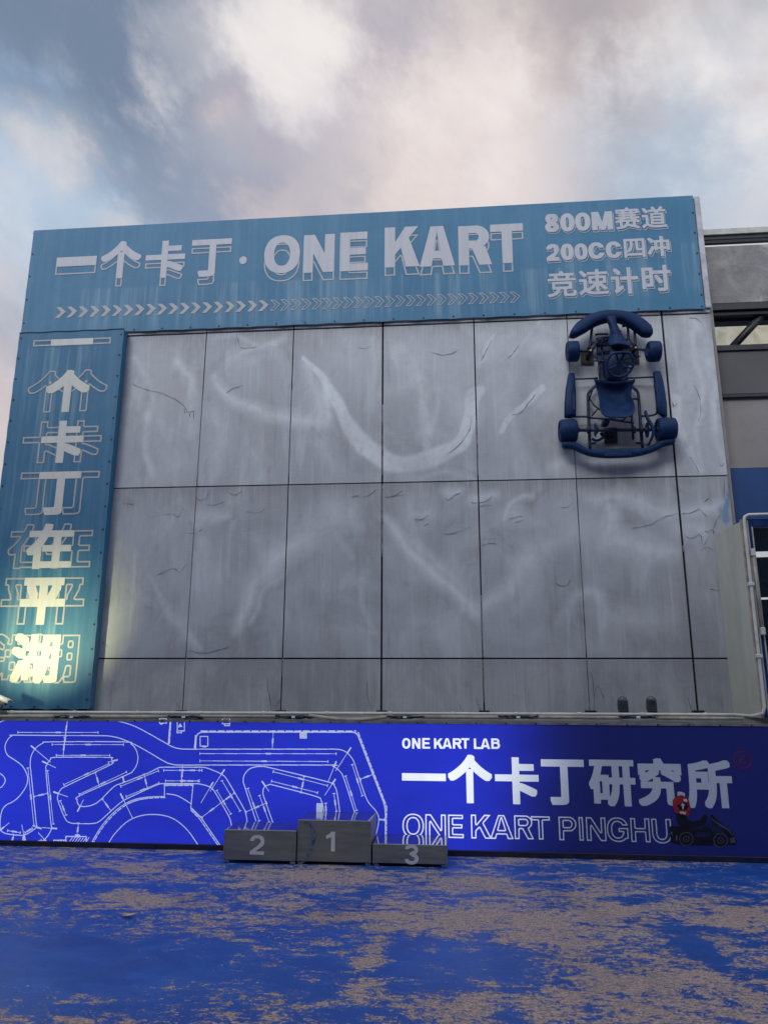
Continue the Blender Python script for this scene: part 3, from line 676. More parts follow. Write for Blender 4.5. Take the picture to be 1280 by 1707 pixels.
CRACKS = [[(222, 640), (245, 650), (268, 655), (292, 665), (308, 678), (314, 687), (326, 685)], [(308, 680), (309, 690)], [(317, 686), (317, 696)], [(323, 685), (323, 698)], [(395, 557), (402, 580), (430, 578)], [(378, 655), (388, 648), (405, 643)],
 [(597, 580), (608, 581), (620, 578)], [(718, 587), (735, 592), (752, 590), (764, 583)], [(799, 603), (807, 592), (813, 578), (820, 567)], [(847, 597), (857, 586), (865, 575)], [(852, 692), (868, 688), (880, 672), (892, 657)], [(745, 758), (765, 742), (780, 720), (787, 700)],
 [(1146, 530), (1160, 531), (1168, 538)], [(1155, 640), (1165, 665), (1167, 690), (1162, 705)], [(1120, 672), (1124, 678), (1128, 672)], [(1148, 760), (1158, 775), (1164, 789)], [(1196, 768), (1201, 778), (1206, 772)], [(1116, 662), (1122, 680)],
 [(328, 828), (334, 834), (344, 831), (348, 820)], [(382, 822), (394, 825), (405, 818)], [(272, 858), (290, 858), (297, 862), (308, 848)], [(345, 842), (362, 841), (378, 834)], [(202, 839), (224, 841)], [(308, 888), (326, 889), (340, 880)], [(262, 960), (278, 951), (292, 948), (301, 954), (312, 939)], [(410, 853), (430, 855), (442, 848)],
 [(584, 829), (600, 826)], [(606, 828), (614, 826), (628, 816)], [(642, 829), (655, 827), (672, 818)], [(648, 830), (675, 824)], [(690, 866), (703, 866), (715, 859)], [(740, 831), (748, 834), (755, 828), (768, 820)], [(785, 838), (795, 839), (812, 834), (820, 826)], [(797, 844), (822, 842)], [(737, 890), (760, 888), (784, 878)], [(848, 866), (862, 861), (872, 860)], [(856, 873), (875, 866)],
 [(930, 845), (942, 846), (955, 838)], [(926, 972), (935, 977), (944, 975), (950, 966)], [(1050, 881), (1080, 876), (1105, 863), (1130, 857), (1150, 855), (1165, 850), (1178, 862)], [(1140, 891), (1152, 898), (1165, 891), (1172, 910), (1182, 890)], [(1168, 918), (1178, 912), (1188, 917)], [(1188, 893), (1192, 870), (1200, 858)], [(1174, 884), (1178, 888), (1184, 883), (1190, 890)], [(1180, 982), (1196, 984)], [(803, 911), (815, 906), (830, 907)], [(705, 880), (715, 872)],
 [(312, 1085), (330, 1088), (348, 1088), (365, 1084), (385, 1077)], [(170, 1070), (184, 1080)], [(445, 1128), (449, 1160), (454, 1183)], [(460, 1178), (470, 1160)], [(612, 1135), (614, 1165), (621, 1183)], [(792, 1160), (800, 1185)], [(763, 1168), (768, 1184)], [(984, 1120), (989, 1150), (990, 1185)], [(990, 1160), (992, 1148), (996, 1143)], [(998, 1143), (1003, 1158), (1006, 1165)], [(1018, 1160), (1026, 1174)], [(1144, 1160), (1152, 1184)], [(290, 1165), (302, 1183)], [(1173, 838), (1182, 830)],
 [(1205, 800), (1208, 835)], [(1192, 560), (1197, 600), (1198, 630)]]
hall = empty('panelled_hall', (3.2, 0, 0), 'tall flat hall wall of stained silver grey panels with black joints, behind the signs', 'building')
b = MB(); b.box(-1.43, 7.78, 0.022, 9.0, 0, ZTOP-.02); b.build('wall', MAT['core'], hall)
b = MB(); b.box(-1.46, -1.431, 0.0, 9.0, 0, ZTOP-.03); b.box(7.781, 7.80, 0.023, 9.0, 0, ZTOP-.03); b.box(-1.46, 7.80, 9.001, 9.02, 0, ZTOP-.03); b.build('side_cladding', MAT['render'], hall)
b = MB(); b.box(-1.47, 7.82, -0.004, 9.03, ZTOP-.03, ZTOP); b.build('coping', MAT['trim'], hall)
b = MB(); b.rbox(7.745, 7.815, -.035, .021, zA+.05, ZTOP-.032, .006); b.build('flashing', MAT['trim'], hall)
GAPS = {0: .01, 1: .013, 2: .015, 3: .024, 4: .017, 5: .012, 6: .026}
cols = [(k*1.2+GAPS[k]/2, (k+1)*1.2-GAPS.get(k+1, 0)/2) for k in range(6)]+[(7.2+GAPS[6]/2, 7.80)]
zA = W(560, 546.5, 0)[2]
rows = [(zA+.012, zA+.09, 4), (zB+.008, zA-.012, 90), (zC+.009, zB-.008, 88), (zD, zC-.009, 26)]
crk = [curve_xz(c, 4) for c in CRACKS]
ntwist = rng.normal(0, 1, 64)
pi = 0
for ri, (z0, z1, nz) in enumerate(rows):
    for ci, (x0, x1) in enumerate(cols):
        nx = 48 if x1-x0 > .9 else 24
        xs = np.linspace(x0, x1, nx+1); zs = np.linspace(z0, z1, nz+1); X, Z = np.meshgrid(xs, zs)
        pale = seg_field(X, Z, SMEARS); dark = seg_field(X, Z, DARKS)*.8; blue = seg_field(X, Z, BLUES)
        # grime under joints and beside them
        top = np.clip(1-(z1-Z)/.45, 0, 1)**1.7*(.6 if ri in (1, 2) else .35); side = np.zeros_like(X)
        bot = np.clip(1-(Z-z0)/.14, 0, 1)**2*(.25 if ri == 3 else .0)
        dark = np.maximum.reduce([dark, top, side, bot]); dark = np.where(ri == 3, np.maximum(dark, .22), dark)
        Yd = -.0012*pale-.0015*np.sin(X*5+ci)*np.sin(Z*3.1+ri)-.002*ntwist[pi % 64]*((X-x0)/(x1-x0)-.5)
        pi += 1
        mb = MB(); n = nx+1
        V = np.stack([X, Yd, Z], -1).reshape(-1, 3)
        mb.add(V, [(r*n+c, r*n+c+1, (r+1)*n+c+1, (r+1)*n+c) for r in range(nz) for c in range(nx)], 0, True)
        # folded edges down to the backing
        for ring in ([(i) for i in range(n)], [nz*n+i for i in range(n)], [r*n for r in range(nz+1)], [r*n+nx for r in range(nz+1)]):
            a = [V[i] for i in ring]; c = [np.array([p[0], .021, p[2]]) for p in a]
            m = len(a); mb.add(a+c, [(i, i+1, m+i+1, m+i) for i in range(m-1)], 0)
        for P in crk:
            mx, mz = P[len(P)//2]
            if x0 <= mx <= x1 and z0 <= mz <= z1:
                vs = []; m = len(P)
                for i, (x, z) in enumerate(P):
                    q = P[min(i+1, m-1)]; p = P[max(i-1, 0)]; tx, tz = q[0]-p[0], q[1]-p[1]; L = math.hypot(tx, tz)+1e-9
                    w = .0027*(0.35+rng.random())*(1 if 0 < i < m-1 else .3); jx, jz = rng.normal(0, .004, 2)
                    vs += [(x+jx-tz/L*w, -.0085, z+jz+tx/L*w), (x+jx+tz/L*w, -.0085, z+jz-tx/L*w)]
                mb.add(vs, [(2*i, 2*i+1, 2*i+3, 2*i+2) for i in range(m-1)], 1)
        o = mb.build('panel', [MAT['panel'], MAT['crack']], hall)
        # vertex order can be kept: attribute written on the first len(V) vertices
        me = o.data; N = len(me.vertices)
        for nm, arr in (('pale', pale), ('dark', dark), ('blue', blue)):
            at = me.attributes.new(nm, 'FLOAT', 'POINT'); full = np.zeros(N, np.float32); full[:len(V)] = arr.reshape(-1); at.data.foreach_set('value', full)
# remains of grey sealant in some joints
for k, segs in {1: [(zC, zB), (zB+.0, zB+1.35), (zD+.35, zC)], 2: [(zB+.1, zB+1.30), (zD+.45, zC)], 3: [(zB+.1, zB+1.05), (zB-.95, zB-.02)], 4: [(zC-.5, zC-.02), (zC+.02, zC+.75), (zB+.05, zB+.8)], 5: [(zD+.05, zC), (zC+.05, zC+1.7), (zB+.02, zB+1.2)], 6: [(zC+1.25, zC+1.32)]}.items():
    for z0, z1 in segs:
        b = MB(); w = GAPS[k]*.42
        zz = np.linspace(z0, z1, 14)
        b.sweep([(k*1.2+w*.35+rng.normal(0, .0012), .008+rng.normal(0, .002), z) for z in zz], [w*.8 if rng.random() > .25 else w*.35 for _ in zz], 6); b.build('sealant_strip', MAT['sealant'], hall)
# dark clips below the joints on the ledge
for px, w in ((303, 16), (468, 14), (636, 15), (807, 16), (984, 17), (1163, 15)):
    p = W(px, 1186, -.05); b = MB(); b.rbox(p[0]-.06, p[0]+.06, -.09, -.012, p[2]-.012, p[2]+.012, .004); b.build('joint_clip', MAT['black'], hall)
# ------------------------------------------------------------------ top banner
YT = -0.036
xl, xr = W(57, 382, YT)[0], 7.735; zt, zb = W(600, 355.3, YT)[2], W(560, 539.5, YT)[2]
TOPB = empty('fabric_banner', (3.15, YT, zb), 'wide faded blue fabric banner with white lettering and an arrow row across the wall top', 'banner')
MAIN = [('一', 95, 428, 161.5, 443.5), ('个', 169, 402.5, 235.5, 464), ('卡', 243.5, 401.5, 309, 463), ('丁', 319, 399, 385, 461), ('O', 441, 392.5, 500, 455.5), ('N', 506, 391, 557.5, 454), ('E', 566.5, 387.5, 613.5, 452),
        ('K', 641, 378.5, 699, 445), ('A', 699, 377.5, 757.5, 444), ('R', 764, 376, 819, 442), ('T', 817.5, 373.5, 872.5, 439)]
z_main = W(500, 455, YT)[2]
bl = [(-.9, 6.0, z_main-.85, z_main-.10), (6.0, 7.7, H+4.9, H+5.7)]
MAT['fabric_top'] = m_fabric('faded blue banner cloth', (0.027, 0.146, 0.268), (0.042, 0.176, 0.305), bl, (0.22, 0.34, 0.44))
MAT['fabric_side'] = m_fabric('faded teal blue banner cloth', (0.018, 0.125, 0.245), (0.027, 0.152, 0.280), [(-1.25, -.25, H-.1, H+4.5)], (0.22, 0.38, 0.45))
MAT['print_top'] = m_print('faded white print', (0.47, 0.475, 0.515), (0.30, 0.345, 0.42))
MAT['print_side'] = m_print('faded cream print', (0.58, 0.58, 0.54), (0.43, 0.46, 0.46))
MAT['print_line'] = m_print('faded buff print', (0.40, 0.385, 0.38), (0.26, 0.32, 0.38))
def cloth(x0, x1, z0, z1, Y, nx, nz, ysag=.0, edge=.012):
    rows = []
    for j in range(nz+1):
        z = z0+(z1-z0)*j/nz; row = []
        for i in range(nx+1):
            x = x0+(x1-x0)*i/nx; zz = z; xx = x
            if j == 0: zz = z0+edge*abs(math.sin(i*1.05))
            if i in (0, nx): xx = x+(edge*.6*abs(math.sin(j*1.2)))*(1 if i == 0 else -1)
            row.append((xx, Y, zz))
        rows.append(row)
    return rows
b = MB(); b.grid(cloth(xl, xr, zb, zt, YT, 60, 12), 0, (0, .004, 0), False); b.build('fabric', MAT['fabric_top'], TOPB)
b = MB(); b.box(xl+.012, xr-.012, YT+.006, -.005, zb+.016, zt-.004); b.build('frame', MAT['trim'], TOPB)
cv = Canvas(xl, zb, xr, zt, 300)
solid, out = cv.blank(), cv.blank()
for r in MAIN: cv.put(solid, r[0], rect_px(*r[1:], YT), .235 if ord(r[0]) < 128 else .038)
for r in MAIN: cv.put(out, r[0], rect_px(*r[1:], YT), .235 if ord(r[0]) < 128 else .038, 0, -.128)
cv.put(solid, '·', rect_px(399, 427.5, 411.5, 440.5, YT), 0)
ol = cv.outline(out, .020) & ~dilate_round(solid, 1)
LINES = [[('8', 907.8, 357, 931.2, 387.5), ('0', 933, 356, 957, 386), ('0', 958, 355, 983.5, 385), ('M', 985.5, 353, 1020.7, 383.5), ('赛', 1024, 346, 1066, 382), ('道', 1068.5, 344.5, 1110, 380)],
         [('2', 910.5, 407, 932, 435.5), ('0', 934, 406.5, 955.5, 434), ('0', 957, 406, 978.7, 433), ('C', 980, 404, 1007, 432), ('C', 1009, 402.5, 1035.3, 430.5), ('四', 1039.3, 398, 1074.6, 429.5), ('冲', 1078, 394, 1115.5, 427.5)],
         [('竞', 911.8, 452, 959.6, 495), ('速', 964, 449, 1013.5, 491.5), ('计', 1017.5, 446, 1063, 490), ('时', 1069, 442.5, 1117.5, 486)]]
s2, o2 = cv.blank(), cv.blank()
for i, ln in enumerate(LINES):
    for r in ln:
        bd = .27 if ord(r[0]) < 128 else (.022 if r[0] in '赛道速竞' else .030)
        rc = rect_px(*r[1:], YT); cv.put(s2, r[0], rc, bd); cv.put(o2, r[0], rc, bd, .012, -.030)
ol2 = dilate_round(o2, 1) & ~dilate_round(s2, 2) & cv.outline(dilate_round(o2, 1), .010)
ch, cho = cv.blank(), cv.blank()
def chevron(px, py, w, h, m):
    x0, z0, x1, z1 = rect_px(px, py-h/2, px+w, py+h/2, YT); ww, hh = x1-x0, z1-z0
    cv.poly(m, [(x0, z1), (x0+ww*.42, z1), (x1, z0+hh*.56), (x0+ww*.42, z0), (x0, z0), (x0+ww*.52, z0+hh*.53)])
for i in range(19): chevron(93.5+i*18.75, 521.0-i*18.75*.0335, 17.0, 18.0, ch)
for i in range(24): chevron(450+i*17.35, 508.9-i*17.35*.0335, 17.6, 18.5, cho)
chl = cho & dilate_round(~cho, 3)
tmp = cv.blank()
for i in range(24):
    q = cv.blank(); chevron(450+i*17.35, 508.9-i*17.35*.0335, 17.6, 18.5, q); tmp |= q & dilate_round(~q, 3)
b = MB(); print_mesh(cv, solid, YT-.004, b); b.build('lettering', MAT['print_top'], TOPB)
b = MB(); print_mesh(cv, ol, YT-.004, b); b.build('outline_lettering', MAT['print_line'], TOPB)
b = MB(); print_mesh(cv, s2, YT-.004, b); b.build('small_lettering', MAT['print_top'], TOPB)
b = MB(); print_mesh(cv, ol2, YT-.0045, b); b.build('small_outline_lettering', MAT['print_line'], TOPB)
b = MB(); print_mesh(cv, ch, YT-.004, b); print_mesh(cv, tmp, YT-.0045, b); b.build('arrow_row', MAT['print_line'], TOPB)
def eyelets(parent, pts):
    me = None
    for p in pts:
        if me is None:
            m_ = MB(); m_.lathe((0, 0, 0), (0, -1, 0), [(-.004, .011), (.006, .011), (.008, .008), (.005, .004)], 10)
            o = m_.build('eyelet', MAT['eyelet'], None); me = o.data; o.parent = parent
        else:
            o = bpy.data.objects.new('eyelet', me); COL.objects.link(o); o.parent = parent
        o.location = Vector(np.array(p)-LOC[parent.name])
eyelets(TOPB, [(xl+.05+i*.395, YT-.002, zb+.035) for i in range(24)]+[(xr-.03, YT-.002, zb+.30*i+.2) for i in range(5)]+[(xl+.03, YT-.002, zb+.36*i+.2) for i in range(4)])
# thin lacing rope below the banner
b = MB(); b.sweep([(xl+(xr-xl)*i/60, YT-.006, zb-.004+.006*math.sin(i*1.05)) for i in range(61)], .0045, 6); b.build('lacing_rope', MAT['cable'], TOPB)

# ------------------------------------------------------------------ upright banner
YV = -0.15
vx0, vx1, vz0, vz1 = W(-2, 848, YV)[0]-.02, .108, W(75, 1183, YV)[2], zb-.01
VB = empty('fabric_banner', ((vx0+vx1)/2, YV, vz0), 'tall narrow teal blue banner with a column of white characters, lamp lit at its foot', 'banner')
b = MB(); b.grid(cloth(vx0, vx1, vz0, vz1, YV, 14, 40), 0, (0, .004, 0), False); b.build('fabric', MAT['fabric_side'], VB)
b = MB(); b.box(vx0+.012, vx1-.012, YV+.006, -.012, vz0+.015, vz1-.003); b.build('frame', MAT['fabric_side'], VB)
cv = Canvas(vx0, vz0, vx1, vz1, 330)
VCH = [('一', 86, 565, 156, 575.5), ('个', 77, 617, 149.5, 687), ('卡', 69, 701.5, 139.5, 771.5), ('丁', 63, 786.5, 133.5, 858.5), ('在', 46, 873, 123, 948.5), ('平', 34, 963, 109.5, 1041.5), ('湖', 19, 1056, 99, 1139.5)]
sol, oa, ob_ = cv.blank(), cv.blank(), cv.blank()
for r in VCH:
    rc = rect_px(*r[1:], YV); bd = .045 if r[0] in '湖在' else .052
    cv.put(sol, r[0], rc, bd); cv.put(oa, r[0], rc, bd, -.252, 0); cv.put(ob_, r[0], rc, bd, .248, 0)
ol = (cv.outline(oa, .021) | cv.outline(ob_, .021)) & ~dilate_round(sol, 1)
b = MB(); print_mesh(cv, sol, YV-.004, b); b.build('lettering', MAT['print_side'], VB)
b = MB(); print_mesh(cv, ol, YV-.004, b); b.build('outline_lettering', MAT['print_line'], VB)
b = MB(); b.sweep([(vx0+(vx1-vx0)*i/20, YV-.004, vz1-.003+.004*math.sin(i*1.1)) for i in range(21)], .006, 6); b.build('lacing_rope', MAT['cable'], VB)
nv = 17
eyelets(VB, [(vx1-.04, YV-.002, vz0+.12+i*(vz1-vz0-.2)/(nv-1)) for i in range(nv)]+[(vx0+.035, YV-.002, vz0+.12+i*(vz1-vz0-.2)/(nv-1)) for i in range(nv)]+[(vx0+.2+.3*i, YV-.002, vz0+.035) for i in range(4)])

# ------------------------------------------------------------------ backlit sign along the foot of the wall
YL = -0.80
lx0, lx1 = -2.2, 9.6
ltop = H+W(640, 1201.5, YL)[2]-H; lbot = W(640, 1414, YL)[2]
SB = empty('backlit_sign', (3.6, YL, 0), 'long low blue backlit sign box with a white track map, dark at its right end', 'sign')
b = MB(); b.box(lx0, lx1, YL, YL+.012, lbot, ltop-.03); b.build('face', MAT['blue_lit'], SB)
b = MB(); b.box(lx0, lx1, YL+.013, -.003, .004, ltop-.034); b.build('casing', MAT['navy'], SB)
b = MB(); b.rbox(lx0, lx1, YL-.012, YL+.012, .0, lbot-.002, .004); b.build('plinth', MAT['navy'], SB)
b = MB(); zc = H-.262
b.add([(lx0, -.002, zc), (lx1, -.002, zc), (lx1, YL-.008, ltop-.006), (lx0, YL-.008, ltop-.006), (lx0, YL-.008, ltop-.028), (lx1, YL-.008, ltop-.028)], [(0, 1, 2, 3), (3, 2, 5, 4)])
b.build('coping', MAT['ledge'], SB)
me = None
for i in range(30):
    if me is None:
        m_ = MB(); m_.lathe((0, 0, 0), (0, -1, 0), [(-.002, .009), (.006, .009), (.009, .004)], 8); o = m_.build('rivet', MAT['eyelet']); me = o.data; o.parent = SB
    else: o = bpy.data.objects.new('rivet', me); COL.objects.link(o); o.parent = SB
    o.location = Vector((-.9+i*.31-3.6, YL-.009-YL, ltop-.018))
cv = Canvas(-.6, lbot, 8.2, ltop, 420)
FY = YL-.002
Lz = lambda x, y, Y=FY: (640+x/2, 1150+y/2)
TXT = [[('O', 60, 161, 88, 196), ('N', 93, 161, 121, 196), ('E', 127, 161, 153, 196), ('K', 166, 161, 196, 196), ('A', 194, 161, 226, 196), ('R', 229, 161, 259, 196), ('T', 257, 161, 284, 196), ('L', 299, 162, 322, 197), ('A', 321, 162, 353, 197), ('B', 357, 162, 386, 197)],
       [('一', 60, 278, 206, 303), ('个', 213, 217, 360, 378), ('卡', 370, 224, 515, 381), ('丁', 525, 232, 669, 384), ('研', 683, 233, 838, 388), ('究', 845, 229, 998, 388), ('所', 1006, 235, 1160, 395)]]
w1, w2 = cv.blank(), cv.blank()
for r in TXT[0]: cv.put(w1, r[0], rect_px(*Lz(r[1], r[2]), *Lz(r[3], r[4]), FY), .225)
for r in TXT[1]: cv.put(w2, r[0], rect_px(*Lz(r[1], r[2]), *Lz(r[3], r[4]), FY), .042 if r[0] not in '究研所' else .040)
b = MB(); print_mesh(cv, w1, FY, b); b.build('small_lettering', MAT['white_lit'], SB)
b = MB(); print_mesh(cv, w2, FY, b); b.build('large_lettering', MAT['white_lit'], SB)
om = cv.blank()
for r in [('O', 62, 413, 133, 494), ('N', 138, 415, 206, 493), ('E', 214, 416, 265, 494), ('K', 290, 416, 358, 496), ('A', 352, 417, 430, 497), ('R', 434, 419, 498, 498), ('T', 490, 421, 553, 499), ('P', 582, 423, 641, 502), ('I', 649, 424, 663, 503), ('N', 673, 425, 739, 504), ('G', 742, 425, 814, 507), ('H', 821, 428, 885, 508), ('U', 892, 430, 957, 512)]:
    q = cv.blank(); cv.put(q, r[0], rect_px(*Lz(r[1], r[2]), *Lz(r[3], r[4]), FY), (.225 if r[0] != 'I' else 1)); om |= cv.outline(q, .0115)
b = MB(); print_mesh(cv, om, FY, b); b.build('outline_lettering', MAT['white_lit'], SB)
# ringed letter
q = cv.blank(); c0 = W(*Lz(1193, 233), FY); rr = .083
cv.line(q, [(c0[0]+rr*math.cos(a*.1), c0[2]+rr*math.sin(a*.1)) for a in range(64)], .011)
k_ = cv.blank(); cv.put(k_, 'K', (c0[0]-.028, c0[2]-.040, c0[0]+.032, c0[2]+.040), .14)
b = MB(); print_mesh(cv, q | k_, FY, b); b.build('ringed_letter', MAT['p_darkred'], SB)
# ---- track map
tm = cv.blank()
ZA = lambda x, y: (x/3.879, 1190+y/3.879)
ZB_ = lambda x, y: (320+x/3.879, 1190+y/3.879)
def TL(pts, f, width=.0092, sp=False, m=None, n=5):
    P = [W(*f(*p), FY) for p in pts]
    if sp: P = spline(P, n)
    cv.line(tm if m is None else m, [(p[0], p[2]) for p in P], width)
def RL(pts, r, f, width=.0092, n=7):
    """polyline with rounded corners"""
    out = [np.array(pts[0], float)]
    for i in range(1, len(pts)-1):
        p = np.array(pts[i], float); a = np.array(pts[i-1], float)-p; c = np.array(pts[i+1], float)-p; R_ = r if not isinstance(r, (list, tuple)) else r[i-1]
        R_ = min(R_, np.linalg.norm(a)*.5, np.linalg.norm(c)*.5); s_, e_ = p+a/np.linalg.norm(a)*R_, p+c/np.linalg.norm(c)*R_
        out += [(1-t)**2*s_+2*t*(1-t)*p+t*t*e_ for t in np.linspace(0, 1, n)]
    out.append(np.array(pts[-1], float)); TL(out, f, width)
def DASH(pts, f, width=.011, dl=28, gap=10):
    for a, c in zip(pts[:-1], pts[1:]):
        a, c = np.array(a, float), np.array(c, float); L = np.linalg.norm(c-a); d = (c-a)/L; s_ = 0
        while s_ < L: TL([a+d*s_, a+d*min(s_+dl, L)], f, width); s_ += dl+gap
def DIM(p, q, f, label=True):
    """dimension line with end ticks and its small figure blob"""
    TL([p, q], f, .0062); p, q = np.array(p, float), np.array(q, float); d = (q-p)/np.linalg.norm(q-p); nrm = np.array([-d[1], d[0]])
    for e in (p, q): TL([e-nrm*7, e+nrm*7], f, .008)
    if label:
        c = (p+q)/2; 
        for k in (-13, -4, 5, 13): TL([c+d*k-nrm*6+nrm*3, c+d*(k+3)+nrm*3], f, .0105)
def BAR(p, q, f, bar=True):
    """gate line with a hatched bar at its first end"""
    TL([p, q], f, .0062); p, q = np.array(p, float), np.array(q, float); d = (q-p)/np.linalg.norm(q-p); TL([p, p+d*34], f, .016)
A_, B_ = ZA, ZB_
TL([(-60, 90), (0, 55), (40, 41), (100, 40), (700, 40), (760, 46), (860, 75), (960, 125), (1060, 182), (1120, 214), (1180, 227), (1280, 228)], A_, sp=True)
TL([(1280, 228), (2160, 228)], A_); TL([(920, 228), (970, 234), (1010, 258), (1045, 305), (1070, 380), (1110, 500), (1140, 570), (1190, 630), (1208, 680), (1195, 760), (1175, 822)], B_, sp=True)
TL([(700, 142), (120, 138), (80, 142), (50, 170), (35, 215), (50, 265), (100, 300), (145, 335), (172, 380), (182, 425), (168, 475), (130, 530), (90, 565), (40, 592), (14, 630), (4, 690), (8, 750), (45, 775), (140, 786), (160, 784), (205, 760), (240, 730), (235, 690), (205, 400), (198, 330), (205, 270), (235, 220), (280, 190), (330, 181), (800, 181), (850, 195), (880, 230), (894, 280), (885, 330), (860, 370), (820, 395), (520, 528), (502, 555), (505, 580), (525, 597), (570, 597), (620, 580), (660, 548), (740, 470), (800, 445), (960, 382), (1020, 352), (1060, 345), (1280, 345)], A_, sp=True)
TL([(700, 142), (770, 156), (860, 192), (950, 240), (1060, 305), (1110, 325), (1160, 331), (1280, 331)], A_, sp=True)
TL([(0, 331), (860, 331), (910, 338), (955, 370), (985, 425), (1050, 630), (1080, 720)], B_, sp=True)
TL([(210, 843), (265, 830), (310, 790), (335, 740), (330, 690), (300, 380), (305, 330), (330, 295), (365, 281), (700, 281), (722, 290), (726, 312), (710, 332), (440, 462), (395, 490), (376, 530), (378, 565), (420, 670), (445, 700), (490, 709), (600, 709), (645, 695), (690, 655), (780, 575), (830, 545), (1010, 462), (1060, 451), (1110, 451)], A_, sp=True)
TL([(-60, 380), (0, 385), (30, 410), (36, 435), (20, 465), (0, 478), (-60, 490)], A_, sp=True)
TL([(1085, 451), (1280, 451)], A_)
TL([(0, 345), (80, 346), (150, 370), (200, 395), (230, 430), (330, 600), (350, 650), (358, 700), (362, 760)], B_, sp=True)
TL([(20, 451), (60, 455), (120, 475), (155, 515), (235, 655), (250, 690), (258, 730)], B_, sp=True)
TL([(415, 692), (345, 480), (332, 430), (345, 385), (385, 350), (450, 340), (520, 352), (880, 440), (920, 465), (938, 510), (955, 630), (960, 700)], B_, sp=True)
TL([(530, 720), (470, 550), (460, 510), (468, 475), (500, 458), (540, 464), (800, 533), (835, 560), (848, 600), (852, 640)], B_, sp=True)
# arena arcs
TL([(1080, 517), (1150, 530), (1235, 580)], A_, sp=True)
TL([(690, 860), (740, 780), (820, 700), (900, 662), (990, 650), (1080, 662), (1150, 695), (1220, 760), (1280, 845)], A_, sp=True)
arc = [tuple(p) for p in spline([np.array(p, float) for p in [(582, 860), (630, 770), (700, 675), (790, 595), (870, 555), (960, 538), (1065, 534)]], 3)]
TL(arc, A_); DASH([(x+7, y+7) for x, y in arc], A_, .010, 24, 12)
TL([(1065, 540), (1065, 455), (1250, 455), (1235, 610), (1290, 665)], A_); DASH([(1072, 463), (1243, 463)], A_, .010, 30, 10)
TL([(0, 610), (60, 670), (190, 860)], B_); DASH([(-6, 622), (52, 680), (182, 868)], B_, .010, 26, 10)
# boundary of the long straight
RL([(24, 226), (30, 118), (1065, 118), (1250, 600), (1250, 780)], [45, 30, 40], B_, .012); DASH([(18, 226), (24, 140)], B_, .013, 28, 8); DASH([(60, 111), (1060, 111)], B_, .011, 40, 15); DASH([(1075, 120), (1258, 600), (1256, 780)], B_, .011, 30, 12)
TL([(1103, 40), (1090, 195)], A_, .012); DASH([(1107, 40), (1096, 195)], A_, .011, 30, 10)
# small huts
for (x0, y0, x1, y1, f) in ((1033, 30, 1078, 60, A_), (1148, 48, 1194, 110, A_), (1146, 110, 1176, 122, A_), (198, 30, 246, 64, B_), (212, 64, 244, 76, B_), (54, 146, 104, 208, B_), (428, 793, 560, 850, A_), (350, 817, 428, 850, A_), (490, 783, 516, 795, A_)):
    TL([(x0, y0), (x1, y0), (x1, y1), (x0, y1), (x0, y0)], f, .010)
TL([(1158, 86), (1166, 66), (1176, 82), (1158, 78)], A_, .012); TL([(70, 214), (78, 210), (86, 216), (94, 210)], B_, .010); TL([(1040, 66), (1052, 64)], A_, .012)
for k in range(7): TL([(436+k*18, 848), (470+k*18, 800)], A_, .007)
for k in range(4): TL([(356+k*18, 848), (380+k*18, 822)], A_, .007)
for k in range(6): TL([(700+k*8, 122), (700+k*8, 158)], B_, .009)
for k in range(5): TL([(698, 124+k*8), (742, 124+k*8)], B_, .007)
for k in range(5): TL([(808+k*8, 580), (808+k*8, 640)], B_, .009)
for k in range(7): TL([(808, 582+k*8), (842, 582+k*8)], B_, .007)
for p, q in (((118, 120), (636, 120)), ((340, 198), (800, 199)), ((366, 268), (712, 268)), ((415, 458), (706, 322)), ((515, 520), (820, 376)), ((782, 468), (1026, 368)), ((818, 535), (1030, 447)), ((183, 350), (222, 722)), ((310, 367), (347, 712)), ((222, 535), (310, 514)), ((618, 380), (646, 470)), ((933, 390), (956, 484)), ((795, 404), (804, 440)), ((665, 552), (720, 628)), ((392, 562), (430, 655)), ((510, 706), (500, 786)), ((52, 755), (134, 768)), ((165, 768), (212, 740)), ((92, 780), (76, 838)), ((152, 786), (152, 838)), ((1060, 365), (1290, 365)), ((1072, 433), (1290, 433)), ((220, 836), (270, 818)), ((438, 40), (410, 280)), ((1182, 330), (1174, 455))): DIM(p, q, A_)
for p, q in (((438, 40), (424, 140)), ((420, 150), (410, 280))): DIM(p, q, A_)
for p, q in (((-60, 365), (66, 365)), ((-60, 434), (42, 434)), ((53, 257), (932, 258)), ((53, 304), (880, 308)), ((526, 118), (520, 228)), ((526, 374), (876, 464)), ((515, 435), (812, 510)), ((726, 405), (706, 510)), ((195, 432), (312, 628)), ((162, 495), (252, 648)), ((66, 668), (190, 575)), ((190, 575), (275, 512)), ((362, 482), (436, 692)), ((438, 528), (500, 700)), ((350, 634), (484, 575)), ((1036, 328), (1102, 530)), ((994, 402), (1064, 624)), ((1090, 422), (1168, 392)), ((1210, 683), (1244, 685)), ((918, 515), (934, 630)), ((864, 578), (868, 640))): DIM(p, q, B_)
for p, q in (((205, 208), (328, 312)), ((278, 308), (362, 348)), ((760, 298), (700, 312)), ((350, 505), (440, 536)), ((505, 628), (542, 555)), ((782, 518), (858, 672)), ((268, 742), (215, 725)), ((368, 742), (275, 735)), ((165, 815), (143, 718)), ((312, 838), (250, 768)), ((0, 755), (62, 705))): BAR(p, q, A_)
for p, q in (((210, 362), (120, 500)), ((136, 445), (60, 575)), ((455, 438), (498, 500)), ((1026, 220), (930, 368)), ((932, 310), (880, 440)), ((926, 424), (860, 525))): BAR(p, q, B_)
b = MB(); print_runs(cv, tm, FY, b); b.build('track_map', MAT['line_lit'], SB)
